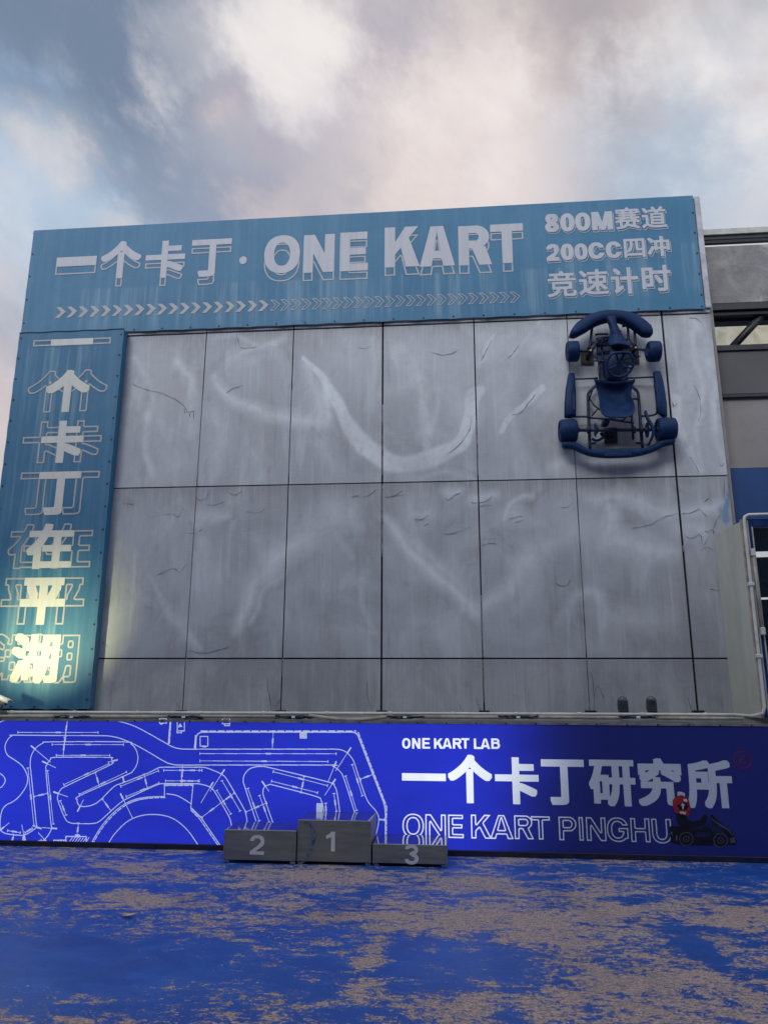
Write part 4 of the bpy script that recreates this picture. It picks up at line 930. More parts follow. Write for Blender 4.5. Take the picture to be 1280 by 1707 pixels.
# ---- printed kart and driver
PK = lambda x, y: (1080+x/6.4, 1300+y/6.4)
def PP(name, mat, polys, dy, rings=()):
    m = cv.blank()
    for P in polys:
        pw = [W(*PK(*p), FY) for p in P]; cv.poly(m, [(p[0], p[2]) for p in pw])
    for (x, y, r0, r1) in rings:
        q = cv.blank(); P = [W(*PK(x+r1*math.cos(t), y+r1*math.sin(t)), FY) for t in np.linspace(0, 6.283, 40)[:-1]]; cv.poly(q, [(p[0], p[2]) for p in P])
        if r0: 
            q2 = cv.blank(); P = [W(*PK(x+r0*math.cos(t), y+r0*math.sin(t)), FY) for t in np.linspace(0, 6.283, 40)[:-1]]; cv.poly(q2, [(p[0], p[2]) for p in P]); q &= ~q2
        m |= q
    b = MB(); print_mesh(cv, m, FY-dy, b, 0, .4); return b.build(name, mat, SB)
PP('printed_kart', MAT['p_black'], [[(300, 345), (385, 370), (420, 425), (470, 445), (560, 430), (575, 390), (600, 370), (628, 378), (625, 430), (590, 490), (640, 510), (700, 575), (790, 570), (660, 400), (668, 370), (690, 378), (735, 430), (860, 530), (905, 580), (940, 650), (930, 690), (820, 695), (350, 695), (240, 660), (225, 500), (255, 488), (330, 505), (300, 420)]], .003, [(402, 630, 0, 74), (768, 645, 0, 72)])
PP('printed_bodywork', MAT['p_dark'], [[(625, 490), (655, 430), (780, 520), (800, 555), (700, 560)], [(460, 510), (590, 475), (600, 490), (560, 525), (470, 535)], [(500, 560), (660, 560), (660, 610), (500, 610)]], .006)
PP('printed_trim', MAT['p_grey'], [[(668, 395), (690, 420), (760, 470), (850, 520), (905, 595), (895, 600), (840, 535), (750, 485), (670, 420)], [(865, 620), (915, 610), (928, 668), (875, 672)], [(235, 545), (262, 560), (252, 590), (240, 585)], [(290, 590), (312, 595), (305, 650), (292, 645)]], .006, [(402, 630, 26, 34), (402, 630, 66, 76), (768, 645, 26, 34), (768, 645, 68, 78)]+[(402, 630, 0, 7), (768, 645, 0, 7)])
PP('printed_helmet', MAT['p_red'], [[(258, 215), (290, 178), (345, 160), (395, 180), (430, 220), (446, 290), (440, 370), (420, 384), (330, 362), (290, 350), (262, 290)]], .006)
PP('printed_visor', MAT['p_black'], [[(300, 275), (330, 250), (410, 250), (425, 290), (400, 318), (330, 318)]], .009)
PP('printed_helmet_marks', MAT['p_white'], [[(318, 135), (375, 165), (330, 162)], [(365, 202), (405, 202), (415, 232), (380, 232)], [(330, 332), (398, 340), (394, 368), (335, 360)], [(352, 250), (372, 250), (374, 312), (360, 312)], [(336, 262), (390, 262), (384, 272), (340, 272)]], .012)

# ------------------------------------------------------------------ go-kart hung on the wall, nose up
def K(x, y, Y): return W(900+x/5.12, 500+y/5.12, Y)
KY = -0.20
ko = K(660, 1100, KY)
KART = empty('go_kart', ko, 'stripped go kart sprayed all blue, hung nose up on the panelled wall', 'go-kart')
kb, kd = MAT['kart'], MAT['kartdark']
# nose bumper: fat crescent
b = MB()
pts = [(250, 313), (285, 288), (345, 240), (430, 185), (520, 152), (605, 140), (690, 148), (770, 172), (850, 222), (905, 268), (950, 302)]
ws = [.012, .050, .080, .082, .074, .066, .070, .080, .086, .080, .018]
P = spline([K(x, y, -.24) for x, y in pts], 4); n = len(P)
wi = np.interp(np.linspace(0, 1, n), np.linspace(0, 1, len(ws)), ws)
b.sweep(P, [(.085 if w > .04 else .03+w, w) for w in wi], 14, sq=3.2, up=(0, -1, 0)); b.build('front_bumper', kb, KART)
# inner lip of the bumper, a thinner dark hoop behind
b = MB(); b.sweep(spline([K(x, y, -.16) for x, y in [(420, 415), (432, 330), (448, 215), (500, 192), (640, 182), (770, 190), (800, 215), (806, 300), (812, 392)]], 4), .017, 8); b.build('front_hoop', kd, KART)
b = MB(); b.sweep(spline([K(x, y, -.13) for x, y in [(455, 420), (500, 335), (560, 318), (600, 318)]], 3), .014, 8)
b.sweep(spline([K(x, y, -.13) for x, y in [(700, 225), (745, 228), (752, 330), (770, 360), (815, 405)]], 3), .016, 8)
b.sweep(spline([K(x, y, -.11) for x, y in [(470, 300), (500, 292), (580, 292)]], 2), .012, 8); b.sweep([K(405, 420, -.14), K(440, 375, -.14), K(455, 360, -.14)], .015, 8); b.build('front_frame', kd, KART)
# nose panel
b = MB(); rows_ = []
for y, x0, x1, Y, cr in ((135, 555, 655, -.335, .02), (165, 566, 650, -.345, .025), (205, 585, 655, -.355, .04), (250, 598, 678, -.37, .055), (290, 596, 700, -.40, .06), (330, 586, 722, -.43, .06), (362, 582, 742, -.46, .055), (380, 590, 748, -.475, .045), (392, 600, 744, -.46, .03)):
    rows_.append([K(x0+(x1-x0)*t, y+(10*math.sin(t*3.14) if y > 370 else 0)*-1, Y+cr*(2*t-1)**2*1.6) for t in np.linspace(0, 1, 11)])
b.grid(rows_, 0, (0, .035, .004)); b.build('nose_panel', kb, KART)
b = MB(); b.sweep(spline([K(606, 262, -.40), K(640, 250, -.42), K(692, 268, -.40)], 4), (.006, .010), 8); b.build('nose_seam', kd, KART)
# bracket under nose panel
b = MB(); b.rbox(*sorted((K(600, 0, -.36)[0], K(735, 0, -.36)[0])), -.40, -.30, K(0, 430, -.36)[2], K(0, 385, -.36)[2], .008); b.build('panel_bracket', kd, KART)
# floor tray
b = MB(); pts = [(478, 330), (600, 318), (745, 340), (752, 420), (740, 690), (500, 690), (494, 560), (478, 430)]
b.prism([K(x, y, -.055) for x, y in pts], (0, -.02, 0)); b.build('floor_tray', kd, KART)
b = MB()
for y in (380, 450, 520): b.sweep([K(482, y, -.10), K(600, y-14, -.10)], .010, 6)
b.sweep([K(520, 340, -.10), K(545, 640, -.11)], .012, 6); b.build('tray_ribs', kb, KART)
# column housing and steering
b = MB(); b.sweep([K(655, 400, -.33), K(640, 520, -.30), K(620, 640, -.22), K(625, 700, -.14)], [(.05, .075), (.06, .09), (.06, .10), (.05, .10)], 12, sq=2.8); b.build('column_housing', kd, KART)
wc, wn = K(680, 545, -.57), np.array([.10, -.83, -.55]); wn = wn/np.linalg.norm(wn)
e1 = np.array([1, 0, 0.])-wn*wn[0]; e1 /= np.linalg.norm(e1); e2 = np.cross(wn, e1); e2 = e2 if e2[2] > 0 else -e2
SW = MB(); R0 = .155
SW.sweep([wc+e1*R0*1.03*math.cos(t)+e2*R0*(math.sin(t) if math.sin(t) < .78 else .78+(math.sin(t)-.78)*.35) for t in np.linspace(0, 2*math.pi, 41)[:-1]], .0165, 10, closed=True); sw = SW.build('steering_wheel', kb, KART)
b = MB()
for t in (math.radians(205), math.radians(335), math.radians(70), math.radians(112)):
    b.sweep([wc-wn*.03, wc+(e1*math.cos(t)+e2*math.sin(t))*R0*.55-wn*.012, wc+(e1*math.cos(t)+e2*math.sin(t))*R0*.97], [(.010, .021), (.007, .015), (.008, .017)], 8)
b.lathe(wc-wn*.05, wn, [(0, .04), (.03, .045), (.04, .036)], 16); b.build('spoke', kb, sw)
b = MB(); b.sweep([wc-wn*.04, K(650, 430, -.30), K(640, 380, -.16)], .014, 8); b.build('steering_column', kd, KART)
# seat: bucket
b = MB(); rows_ = []
prof = [(676, 462, 805, -.25, .015), (700, 470, 800, -.215, .03), (735, 482, 782, -.165, .06), (780, 492, 770, -.135, .085), (825, 500, 772, -.13, .11), (862, 508, 790, -.15, .13), (900, 510, 800, -.21, .135), (940, 516, 800, -.29, .12), (970, 528, 792, -.35, .09), (992, 556, 768, -.385, .045), (1002, 590, 730, -.39, .01)]
for y, x0, x1, Y, side in prof:
    row = []
    for t in np.linspace(-1, 1, 15):
        dip = 22*(1-abs(t)**1.6) if y < 740 else 0
        k = abs(t)**3.0
        row.append(K((x0+x1)/2+(x1-x0)/2*t, y+dip*(1 if y < 720 else .5), Y-side*k))
    rows_.append(row)
b.grid(rows_, 0, (0, .014, .003)); seat = b.build('seat', kb, KART)
b = MB(); b.sweep([r[0]+np.array([0, -.002, 0]) for r in rows_]+[p for p in rows_[-1][1:-1]]+[r[-1]+np.array([0, -.002, 0]) for r in rows_[::-1]], .0085, 8); b.build('seat_rim', kb, seat)
# side pods
for nm, ol in (('l', [(228, 700, 262), (240, 632, 286), (225, 720, 300), (212, 800, 306), (205, 900, 307), (203, 985, 306), (208, 1012, 240)]),):
    b = MB(); rr = []
    for y, x0, x1, Y in ((622, 248, 288, -.14), (640, 236, 296, -.17), (700, 226, 300, -.20), (780, 214, 304, -.21), (880, 206, 306, -.215), (970, 204, 306, -.215), (985, 204, 304, -.20), (1010, 205, 262, -.16)):
        rr.append([K(x0, y, Y+.10), K(x0, y, Y+.02), K(x0+.22*(x1-x0), y, Y), K(x1-.2*(x1-x0), y, Y-.005), K(x1, y, Y+.03), K(x1, y, Y+.10)])
    b.grid(rr, 0, None, True); b.add(rr[0], [tuple(range(6))]); b.add(rr[-1], [tuple(range(6))[::-1]]); b.build('side_pod', kb, KART)
b = MB(); b.rbox(K(226, 0, -.2)[0], K(240, 0, -.2)[0], -.224, -.205, K(0, 950, -.2)[2], K(0, 830, -.2)[2], .003); b.build('pod_slot', kd, KART)
b = MB(); rr = []
for y, x0, x1, Y in ((604, 975, 1022, -.15), (620, 958, 1030, -.18), (690, 966, 1050, -.20), (780, 974, 1066, -.21), (880, 984, 1080, -.215), (965, 990, 1084, -.21), (985, 1020, 1084, -.19), (1004, 1042, 1076, -.15)):
    rr.append([K(x0, y, Y+.10), K(x0, y, Y+.03), K(x0+.2*(x1-x0), y, Y-.005), K(x0+.34*(x1-x0), y, Y-.01), K(x1-.15*(x1-x0), y, Y+.01), K(x1, y, Y+.04), K(x1, y, Y+.10)])
b.grid(rr, 0, None, True); b.add(rr[0], [tuple(range(7))]); b.add(rr[-1], [tuple(range(7))[::-1]]); b.build('side_pod', kb, KART)
# main rails and cross tubes
b = MB(); T = .019
b.sweep(spline([K(x, y, -.10) for x, y in [(500, 690), (470, 735), (412, 795), (408, 870), (415, 1060), (425, 1270)]], 4), T, 8); b.sweep(spline([K(x, y, -.10) for x, y in [(730, 690), (790, 745), (832, 790), (842, 880), (855, 1060), (872, 1262)]], 4), T, 8)
b.sweep([K(778, 975, -.12), K(786, 1080, -.12), K(794, 1190, -.12)], .016, 8); b.sweep([K(412, 1005, -.10), K(600, 1020, -.10), K(800, 1050, -.10)], .013, 8); b.sweep([K(425, 850, -.12), K(460, 900, -.12), K(510, 940, -.12)], .010, 8)
b.sweep([K(500, 920, -.16), K(440, 990, -.12)], .009, 8); b.sweep([K(412, 860, -.14), K(450, 760, -.17), K(480, 740, -.2)], .010, 8); b.sweep([K(790, 845, -.13), K(838, 845, -.12)], .013, 8); b.sweep([K(690, 1040, -.15), K(745, 990, -.2)], .010, 8)
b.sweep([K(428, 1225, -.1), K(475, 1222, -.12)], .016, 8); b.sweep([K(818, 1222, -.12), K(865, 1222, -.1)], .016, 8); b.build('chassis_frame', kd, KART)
for a, c in (((300, 675, -.13), (490, 670, -.10)), ((730, 668, -.10), (965, 658, -.13))):
    b = MB(); b.sweep([K(*a), K(*c)], .011, 8); b.sweep([K(c[0]-25 if c[0] < 600 else a[0]+25, 669, -.115), K(c[0] if c[0] < 600 else a[0], 669, -.11)], .017, 8); b.build('pod_bar', kd, KART)
b = MB(); b.sweep(spline([K(x, y, -.12) for x, y in [(250, 985), (290, 996), (380, 996), (425, 998)]], 3), .013, 8); b.build('pod_bar', kd, KART)
b = MB(); b.sweep(spline([K(x, y, -.12) for x, y in [(865, 992), (950, 986), (995, 965), (1003, 930), (990, 800), (985, 700)]], 4), .014, 8); b.build('pod_bar', kd, KART)
# axle, hubs
b = MB(); b.sweep([K(300, 1112, KY), K(1010, 1108, KY)], .021, 12); ax = b.build('rear_axle', kd, KART)
for x in (322, 412, 480, 800, 862, 905):
    b = MB(); r = .036 if x in (322, 905) else .046
    b.lathe(K(x, 1110, KY), (1, 0, 0), [(-.018, r*.8), (-.014, r), (.014, r), (.018, r*.8)], 16); b.build('bearing_hub', kd, ax)
b = MB(); b.lathe(K(470, 1110, KY), (1, 0, 0), [(-.004, .085), (.004, .085)], 24); b.build('brake_disc', kd, ax)
b = MB(); b.lathe(K(912, 1110, KY), (1, 0, 0), [(-.004, .095), (.004, .095)], 28); b.build('sprocket', kd, ax)
b = MB(); b.rbox(K(455, 0, -.16)[0], K(505, 0, -.16)[0], -.27, -.10, K(0, 1085, -.18)[2], K(0, 1045, -.18)[2], .008); b.build('caliper', kd, KART)
# chain guard
b = MB(); P = spline([K(x, y, Y) for x, y, Y in [(897, 955, -.28), (915, 1010, -.31), (945, 1060, -.33), (962, 1110, -.335), (958, 1160, -.32), (935, 1215, -.28), (920, 1240, -.22)]], 4)
b.sweep(P, [(.028, .017)]*(len(P)-6)+[(.022, .014), (.02, .012), (.018, .011), (.016, .01), (.014, .009), (.012, .008)], 10, sq=3, up=(0, -1, .2)); b.build('chain_guard', kb, KART)
b = MB(); b.sweep([K(920, 1240, -.22), K(862, 1232, -.13)], .008, 6); b.build('guard_stay', kd, KART)
# exhaust stub, linkage and engine mount low in the frame
b = MB(); b.sweep(spline([K(x, y, -.14) for x, y in [(440, 1185), (480, 1200), (520, 1185), (560, 1150)]], 4), .016, 8); b.sweep([K(520, 1130, -.13), K(545, 1180, -.10)], .022, 8); b.sweep([K(575, 1150, -.12), K(610, 1120, -.15)], .02, 8); b.sweep([K(560, 1180, -.10), K(600, 1190, -.10)], .014, 8); b.build('exhaust_stub', kb, KART)
# pedals and brake rod
for x, s in ((520, 1), (725, -1)):
    b = MB(); b.sweep([K(x, 420, -.10), K(x+6*s, 370, -.2), K(x+10*s, 340, -.22)], .011, 8); b.sweep([K(x-14, 338, -.22), K(x+24, 338, -.22)], .013, 8); b.build('pedal', kd, KART)
b = MB(); b.sweep(spline([K(x, y, -.12) for x, y in [(455, 470), (480, 505), (500, 540), (506, 640)]], 3), .008, 6); b.build('brake_rod', kd, KART)
# front axle arms, king pins
for x0, y0, x1, y1 in ((322, 436, 432, 434), (812, 414, 925, 437)):
    b = MB(); b.sweep([K(x0, y0, KY), K(x1, y1, KY)], .017, 10); b.build('stub_axle', kd, KART)
for x, y in ((428, 434), (812, 412)):
    b = MB(); c = K(x, y, -.26); b.lathe(c, (0, -1, 0), [(-.13, .022), (-.02, .024), (0, .024), (.005, .018)], 14); o = b.build('king_pin', kd, KART)
    b = MB(); b.lathe(c+np.array([0, -.006, 0]), (0, -1, 0), [(0, .0165), (.014, .0165), (.018, .010)], 6); b.build('nut', MAT['brass'], o)
b = MB(); b.sweep([K(432, 520, -.16), K(560, 520, -.18), K(700, 510, -.18), K(850, 480, -.16)], .009, 8); b.build('tie_rod', kd, KART)
b = MB(); b.rbox(K(850, 0, -.2)[0], K(878, 0, -.2)[0], -.22, -.20, K(0, 516, -.2)[2], K(0, 448, -.2)[2], .003); o = b.build('steering_arm', kb, KART)
for y in (462, 483, 503):
    b = MB(); b.lathe(K(864, y, -.2215), (0, -1, 0), [(0, .008), (.002, .008)], 10); b.build('hole', MAT['palesteel'], o)
# mounting plates fixed to the wall
for x0, y0, x1, y1 in ((340, 425, 458, 547), (738, 400, 846, 542), (538, 1093, 662, 1224)):
    a, c = K(x0, y0, -.02), K(x1, y1, -.02); b = MB(); b.rbox(a[0], c[0], -.028, -.012, c[2], a[2], .003)
    cx_, cz_ = (a[0]+c[0])/2, (a[2]+c[2])/2; b.rbox(cx_-.02, cx_+.02, -.10, -.0285, cz_-.03, cz_+.03, .003); b.build('mounting_plate', MAT['black'], KART)
# wheels
def wheel(c, w, R, tilt=0.0):
    ax_ = np.array([math.cos(tilt), 0, math.sin(tilt)]); h = w/2
    b = MB(); b.lathe(c, ax_, [(-h*.80, R*.60), (-h*.96, R*.70), (-h, R*.82), (-h*.90, R*.93), (-h*.70, R*.985), (-h*.3, R), (h*.3, R), (h*.70, R*.985), (h*.90, R*.93), (h, R*.82), (h*.96, R*.70), (h*.80, R*.60)], 36); t_ = b.build('tyre', kb, KART)
    b = MB(); b.lathe(c, ax_, [(-h*.84, R*.50), (-h*.86, R*.60), (-h*.6, R*.62), (h*.6, R*.62), (h*.86, R*.60), (h*.84, R*.50)], 28); b.build('rim', kd, t_)
    b = MB(); b.lathe(c, ax_, [(-h*1.0, R*.16), (-h*.88, R*.26), (h*.88, R*.26), (h*1.0, R*.16)], 16); b.build('hub', kd, t_)
wheel(K(276, 440, KY), .150, .130, .02); wheel(K(968, 440, KY), .158, .130, -.03)
wheel(K(237, 1118, KY), .212, .145, .0); wheel(K(1072, 1104, KY), .222, .143, .0)
# rear bumper
b = MB(); pts = [(188, 1243), (235, 1240), (300, 1250), (360, 1282), (430, 1306), (530, 1312), (650, 1310), (780, 1305), (880, 1294), (960, 1270), (1030, 1232), (1090, 1215), (1142, 1208)]
P = spline([K(x, y, -.20) for x, y in pts], 3); n = len(P); u_ = np.linspace(0, 1, n)
wi = np.interp(u_, [0, .03, .1, .3, .45, .55, .7, .92, .98, 1], [.022, .044, .048, .038, .058, .058, .038, .042, .036, .018])
b.sweep(P, [(.055, w) for w in wi], 14, sq=2.6, up=(0, -1, 0)); rb_ = b.build('rear_bumper', kb, KART)
a, c = K(545, 1288, -.262), K(780, 1332, -.262); b = MB(); b.rbox(a[0], c[0], -.268, -.245, c[2], a[2], .010); b.build('bumper_plate', kb, rb_)
b = MB(); b.lathe(K(652, 1308, -.268), (0, -1, 0), [(0, .011), (.006, .011), (.008, .006)], 8); b.build('bolt', kd, rb_)

# ------------------------------------------------------------------ winners' podium, three loose steps
def step(x0, x1, ytop, yback, ybot, digit, dbox, label):
    """front face measured in the photograph: left, right, top edge, rear top edge, foot"""
    f0, f1 = G(x0, ybot), G((x0+x1)/2, ybot); YF = f1[1]
    X0, X1 = W(x0, ybot, YF)[0], W(x1, ybot, YF)[0]; zt_ = W((x0+x1)/2, ytop, YF)[2]; yb = G((x0+x1)/2, yback, zt_)[1]; yb = min(yb, YL-.02-.012)
    xc = (X0+X1)/2; st = empty('podium_step', (xc, (YF+yb)/2, 0), label, 'podium step', 'winner podium steps')
    b = MB(); b.rbox(X0, X1, YF, yb, .028, zt_, .006)
    b.mi = [1 if all(b.v[i][2] > zt_-1e-6 for i in f) else 0 for f in b.f]; b.build('box', [MAT['satin'], MAT['steel']], st)
    for sx in (X0+.03, X1-.03):
        for sy in (YF+.03, yb-.03):
            b = MB(); b.rbox(sx-.024, sx+.024, sy-.024, sy+.024, 0, .0275, .003); b.build('foot', MAT['steel'], st)
    for sx in (X0+.007, X1-.007):
        b = MB(); b.rbox(sx-.007, sx+.007, YF-.003, YF-.0005, .03, zt_-.008, .0008); b.build('edge_strip', MAT['satin'], st)
    c = Canvas(X0, 0, X1, zt_, 500); m = c.blank(); c.put(m, digit, rect_px(*dbox, YF), .21)
    b = MB(); print_mesh(c, m, YF-.002, b); b.build('number', MAT['digit'], st)
    return st
pz = lambda x, y: (340+x/2.909, 1320+y/2.909)
step(371.6, 492.3, 1383.6, 1370.5, 1440, '2', (*pz(224, 208), *pz(293, 304)), 'dark steel podium step with grey number 2, the left one of middle height')
step(494.8, 618, 1367.2, 1352.7, 1442.5, '1', (*pz(592, 192), *pz(640, 288)), 'dark steel podium step with grey number 1, the tallest in the middle')
step(621, 745.3, 1407.5, 1391.5, 1445.5, '3', (*pz(972, 256), *pz(1040, 352)), 'dark steel podium step with grey number 3, the lowest on the right')
# pale scuff on the tall step
yf = G(556, 1442.5)[1]-.003
P = [W(*pz(x, y), yf) for x, y in ((478, 150), (510, 152), (528, 185), (532, 225), (518, 275), (495, 320), (484, 342))]
P = spline(P, 4); n = len(P); vs = []
for i, p in enumerate(P):
    d = P[min(i+1, n-1)]-P[max(i-1, 0)]; d /= np.linalg.norm(d); nr = np.array([-d[2], 0, d[0]]); w = .018*math.sin(3.14*(i+.6)/(n+.4))**.7; vs += [p+nr*w, p-nr*w]
MAT['scuff'] = simple('blue grey polished scuff', (0.16, 0.22, 0.34), 0.35, 0.4, 0.4, 30)
tall = [o for o in bpy.data.objects if o.name.startswith('podium_step') and 'number 1' in o['label']][0]
b = MB(); b.add(vs, [(2*i, 2*i+1, 2*i+3, 2*i+2) for i in range(n-1)]); b.build('scuff', MAT['scuff'], tall)

# ------------------------------------------------------------------ pipes, lamps and camera on the sign's ledge
YP = -.70
def onl(x, y, Y=YP): return W(x, y, Y)
bx_ = 7.60
b = MB(); P = [onl(x, 1189.5+(x-640)*.0035) for x in range(-60, 1240, 40)]
zend = P[-1][2]
vt = W(1239.5, 868, -.845); vb = W(1272.5, 1170, -.845)
P = P+[onl(1252, 1193.5), vb+np.array([-.09, .03, zend-vb[2]]), vb+np.array([-.02, 0, zend-vb[2]+.02]), vb+np.array([0, 0, zend-vb[2]+.08])]
for z in np.linspace(zend+.2, vt[2]+.00, 10): P.append(np.array([vb[0]+(vt[0]-vb[0])*(z-zend)/(vt[2]-zend), -.845, z]))
q = P[-1]; P += [q+np.array([.012, 0, .045]), q+np.array([.05, 0, .065]), q+np.array([.5, 0, .07]), q+np.array([1.9, 0, .075])]
b.sweep(P, .0175, 10); pw = b.build('conduit', MAT['conduit'])
LOC[pw.name] = np.zeros(3); prop(pw, 'long thin white conduit along the sign ledge that turns up beside the beige bay', 'pipe')
for i, x in enumerate(range(20, 1240, 105)):
    p = onl(x, 1189.5+(x-640)*.0035); b = MB(); b.sweep([p-np.array([.02, 0, 0]), p+np.array([.02, 0, 0])], .022, 10); b.build('coupling', MAT['conduit'], pw)
for z in (H+1.1, H+.35): 
    b = MB(); b.rbox(vb[0]-.03, vb[0]+.03, -.872, -.815, z-.02, z+.02, .006); b.build('saddle', MAT['conduit'], pw)
for i, (xa, xb, ya, yb, sag, lab) in enumerate(((-60, 92, 1194, 1194.5, 0, 'short cream tube end on the ledge under the tall banner, leftmost of its row'), (150, 285, 1194.5, 1195, 0, 'second cream tube from the left on the sign ledge, above the map'),
        (335, 465, 1194, 1194.5, 0, 'cream tube on the sign ledge above the dashed border of the track map'), (515, 655, 1192.5, 1193.5, 5.5, 'sagging bent cream tube drooping over the top edge of the sign'), (697, 842, 1195, 1195.8, 0, 'cream tube on the sign ledge above the small white lettering'),
        (885, 1035, 1195.5, 1196.5, 0, 'cream tube on the sign ledge just left of the two small floodlights'), (1092, 1238, 1197, 1198, 0, 'cream tube on the sign ledge right of the two floodlights, rightmost of its row'))):
    b = MB(); P = [onl(xa+(xb-xa)*t, ya+(yb-ya)*t+sag*math.sin(t*3.14)*1.2, -.765) for t in np.linspace(0, 1, 9)]
    mid = P[4]; b.sweep(P, .019, 10); o = b.build('cable_tube', MAT['tan'], None, mid); prop(o, lab, 'pipe', 'cream tubes along the sign ledge')
# a dry leaf on the floor
p = G(215, 1529); b = MB(); b.grid([[p+np.array([-.05+.10*u, (v-.5)*.06*math.sin(3.14*(u*.9+.05)), .006+.018*abs(v-.5)+.012*u*u]) for v in np.linspace(0, 1, 5)] for u in np.linspace(0, 1, 7)], 0, (0, 0, -.0015))
MAT['leaf'] = simple('dry tan leaf', (0.62, 0.48, 0.32), 0.7, 0, 0.3, 40); o = b.build('dry_leaf', MAT['leaf'], None, p); prop(o, 'small dry tan leaf lying on the blue floor at left', 'leaf')
# cable tangles between the tubes
for i, (x, lab) in enumerate(((122, 'dark blue cable tangle below the tall banner corner'), (308, 'dark blue cable tangle left of the track map border'), (490, 'dark blue cable tangle left of the sagging tube'), (675, 'dark blue cable tangle above the sign, left of its small lettering'), (863, 'dark blue cable tangle above the sign where its light fades'), (1062, 'dark blue cable tangle between the two floodlights'))):
    b = MB(); c = onl(x, 1195.5, -.76)
    for k in range(4):
        P = [c+np.array([-.20+.40*t+rng.normal(0, .012), -.012*k+.006, .007*math.sin(t*(5+2*k)+k*1.7+i)+.007*k-.010+rng.normal(0, .003)]) for t in np.linspace(0, 1, 12)]; b.sweep(P, .0065, 6)
    o = b.build('cable', MAT['cable'], None, c); prop(o, lab, 'cable', 'cable tangles on the sign ledge')
    cc = c+np.array([.0, -.03, .0]); b = MB(); b.rbox(cc[0]-.02, cc[0]+.02, cc[1]-.012, cc[1]+.0, cc[2]-.01, cc[2]+.012, .003); b.build('connector', MAT['camwhite'], o)
def floodlight(c, rz, lab, lit=False, group=None):
    f = empty('floodlight', c, lab, 'floodlight', group)
    R = lambda p: np.array(c)+np.array([p[0]*math.cos(rz)-p[1]*math.sin(rz), p[0]*math.sin(rz)+p[1]*math.cos(rz), p[2]])
    b = MB(); P0 = [(-.050, -.03, .030), (.050, -.03, .030), (.043, -.03, .165), (-.043, -.03, .165)]
    b.prism([R(p) for p in P0], R((0, .045, 0.01))-R((0, 0, 0))); body = b.build('lamp_housing', MAT['lampgrey'], f)
    for k in range(5):
        z = .05+k*.024; w = .049-.0012*k*4*.25; b = MB(); b.prism([R(p) for p in ((-w, -.031, z), (w, -.031, z), (w, -.031, z+.006), (-w, -.031, z+.006))], R((0, -.012, 0))-R((0, 0, 0))); b.build('cooling_fin', MAT['lampgrey'], body)
    b = MB(); b.prism([R(p) for p in ((-.042, .017, .045), (.042, .017, .045), (.036, .017, .155), (-.036, .017, .155))], R((0, .004, 0))-R((0, 0, 0))); b.build('lens', MAT['floodlens'] if lit else MAT['pane'], body)
    b = MB(); b.sweep([R(p) for p in spline([(-.052, 0, .06), (-.05, 0, .15), (-.03, 0, .185), (0, 0, .196), (.03, 0, .185), (.05, 0, .15), (.052, 0, .06)], 3)], .0055, 6); b.build('bracket', MAT['lampgrey'], f)
    b = MB(); b.rbox(c[0]-.045, c[0]+.045, c[1]-.03, c[1]+.03, c[2]-.004, c[2]+.008, .003); b.sweep([R((0, 0, .006)), R((0, 0, .04))], .013, 8); b.build('base', MAT['lampgrey'], f)
    return f
for x, lab in ((1038.8, 'small dark grey floodlight on the sign ledge, left one of the pair'), (1086.5, 'small dark grey floodlight on the sign ledge, right one of the pair')):
    p = W(x, 1193, -.62); floodlight((p[0], -.62, p[2]), 0, lab, False, 'small floodlights on the ledge')
# the lit flood that washes the foot of the tall banner, on a post just left of the frame
FL = np.array([-.75, -2.0, H-.16])
floodlight(FL, rad(-8), 'small lit floodlight on a low post washing the tall banner with warm light', True)
flo = [o for o in bpy.data.objects if o.get('label', '').startswith('small lit floodlight')][0]
b = MB(); b.sweep([FL-np.array([0, 0, .006]), np.array([FL[0], FL[1], .02])], .02, 8); b.rbox(FL[0]-.15, FL[0]+.15, FL[1]-.15, FL[1]+.15, .0, .018, .004); b.build('post', MAT['lampgrey'], flo)
ld = bpy.data.lights.new('flood_beam', 'SPOT'); ld.energy = 330; ld.color = (1.0, 0.97, 0.50); ld.spot_size = rad(58); ld.spot_blend = 1.0; ld.shadow_soft_size = .05
lo = bpy.data.objects.new('flood_beam', ld); COL.objects.link(lo); lo.location = FL+np.array([.02, .03, .12])
tgt = W(74, 1050, YV); lo.rotation_euler = (Vector(tgt)-lo.location).to_track_quat('-Z', 'Y').to_euler()
# hooded camera at the left edge
c = W(3, 1166, -.72); CAMO = empty('security_camera', c, 'white hooded security camera on a bracket at the left end of the ledge', 'camera')
b = MB(); rr = []
for t in np.linspace(0, 1, 5):
    x = -.09+.20*t; z = .055-.075*t; rr.append([c+np.array([x, -.055, z-.02]), c+np.array([x, -.045, z+.012]), c+np.array([x, 0, z+.02]), c+np.array([x, .045, z+.012]), c+np.array([x, .055, z-.02])])
b.grid(rr, 0, (0, 0, -.006)); b.build('hood', MAT['camwhite'], CAMO)
b = MB(); b.lathe(c+np.array([-.08, 0, .012]), (.93, 0, -.36), [(0, .034), (.13, .034), (.15, .03)], 16); b.build('camera_body', MAT['tan'], CAMO)
b = MB(); b.lathe(c+np.array([.0595, 0, -.042]), (.93, 0, -.36), [(0, .024), (.006, .024)], 16); b.build('lens', MAT['black'], CAMO)
b = MB(); b.sweep(spline([c+np.array(p) for p in ((-.02, 0, -.03), (.02, 0, -.06), (.0, 0, -.10), (-.03, 0, -.125))], 4), .014, 8); b.rbox(c[0]-.14, c[0]+.08, c[1]-.04, c[1]+.04, c[2]-.17, c[2]-.125, .005); b.build('bracket', MAT['lampgrey'], CAMO)

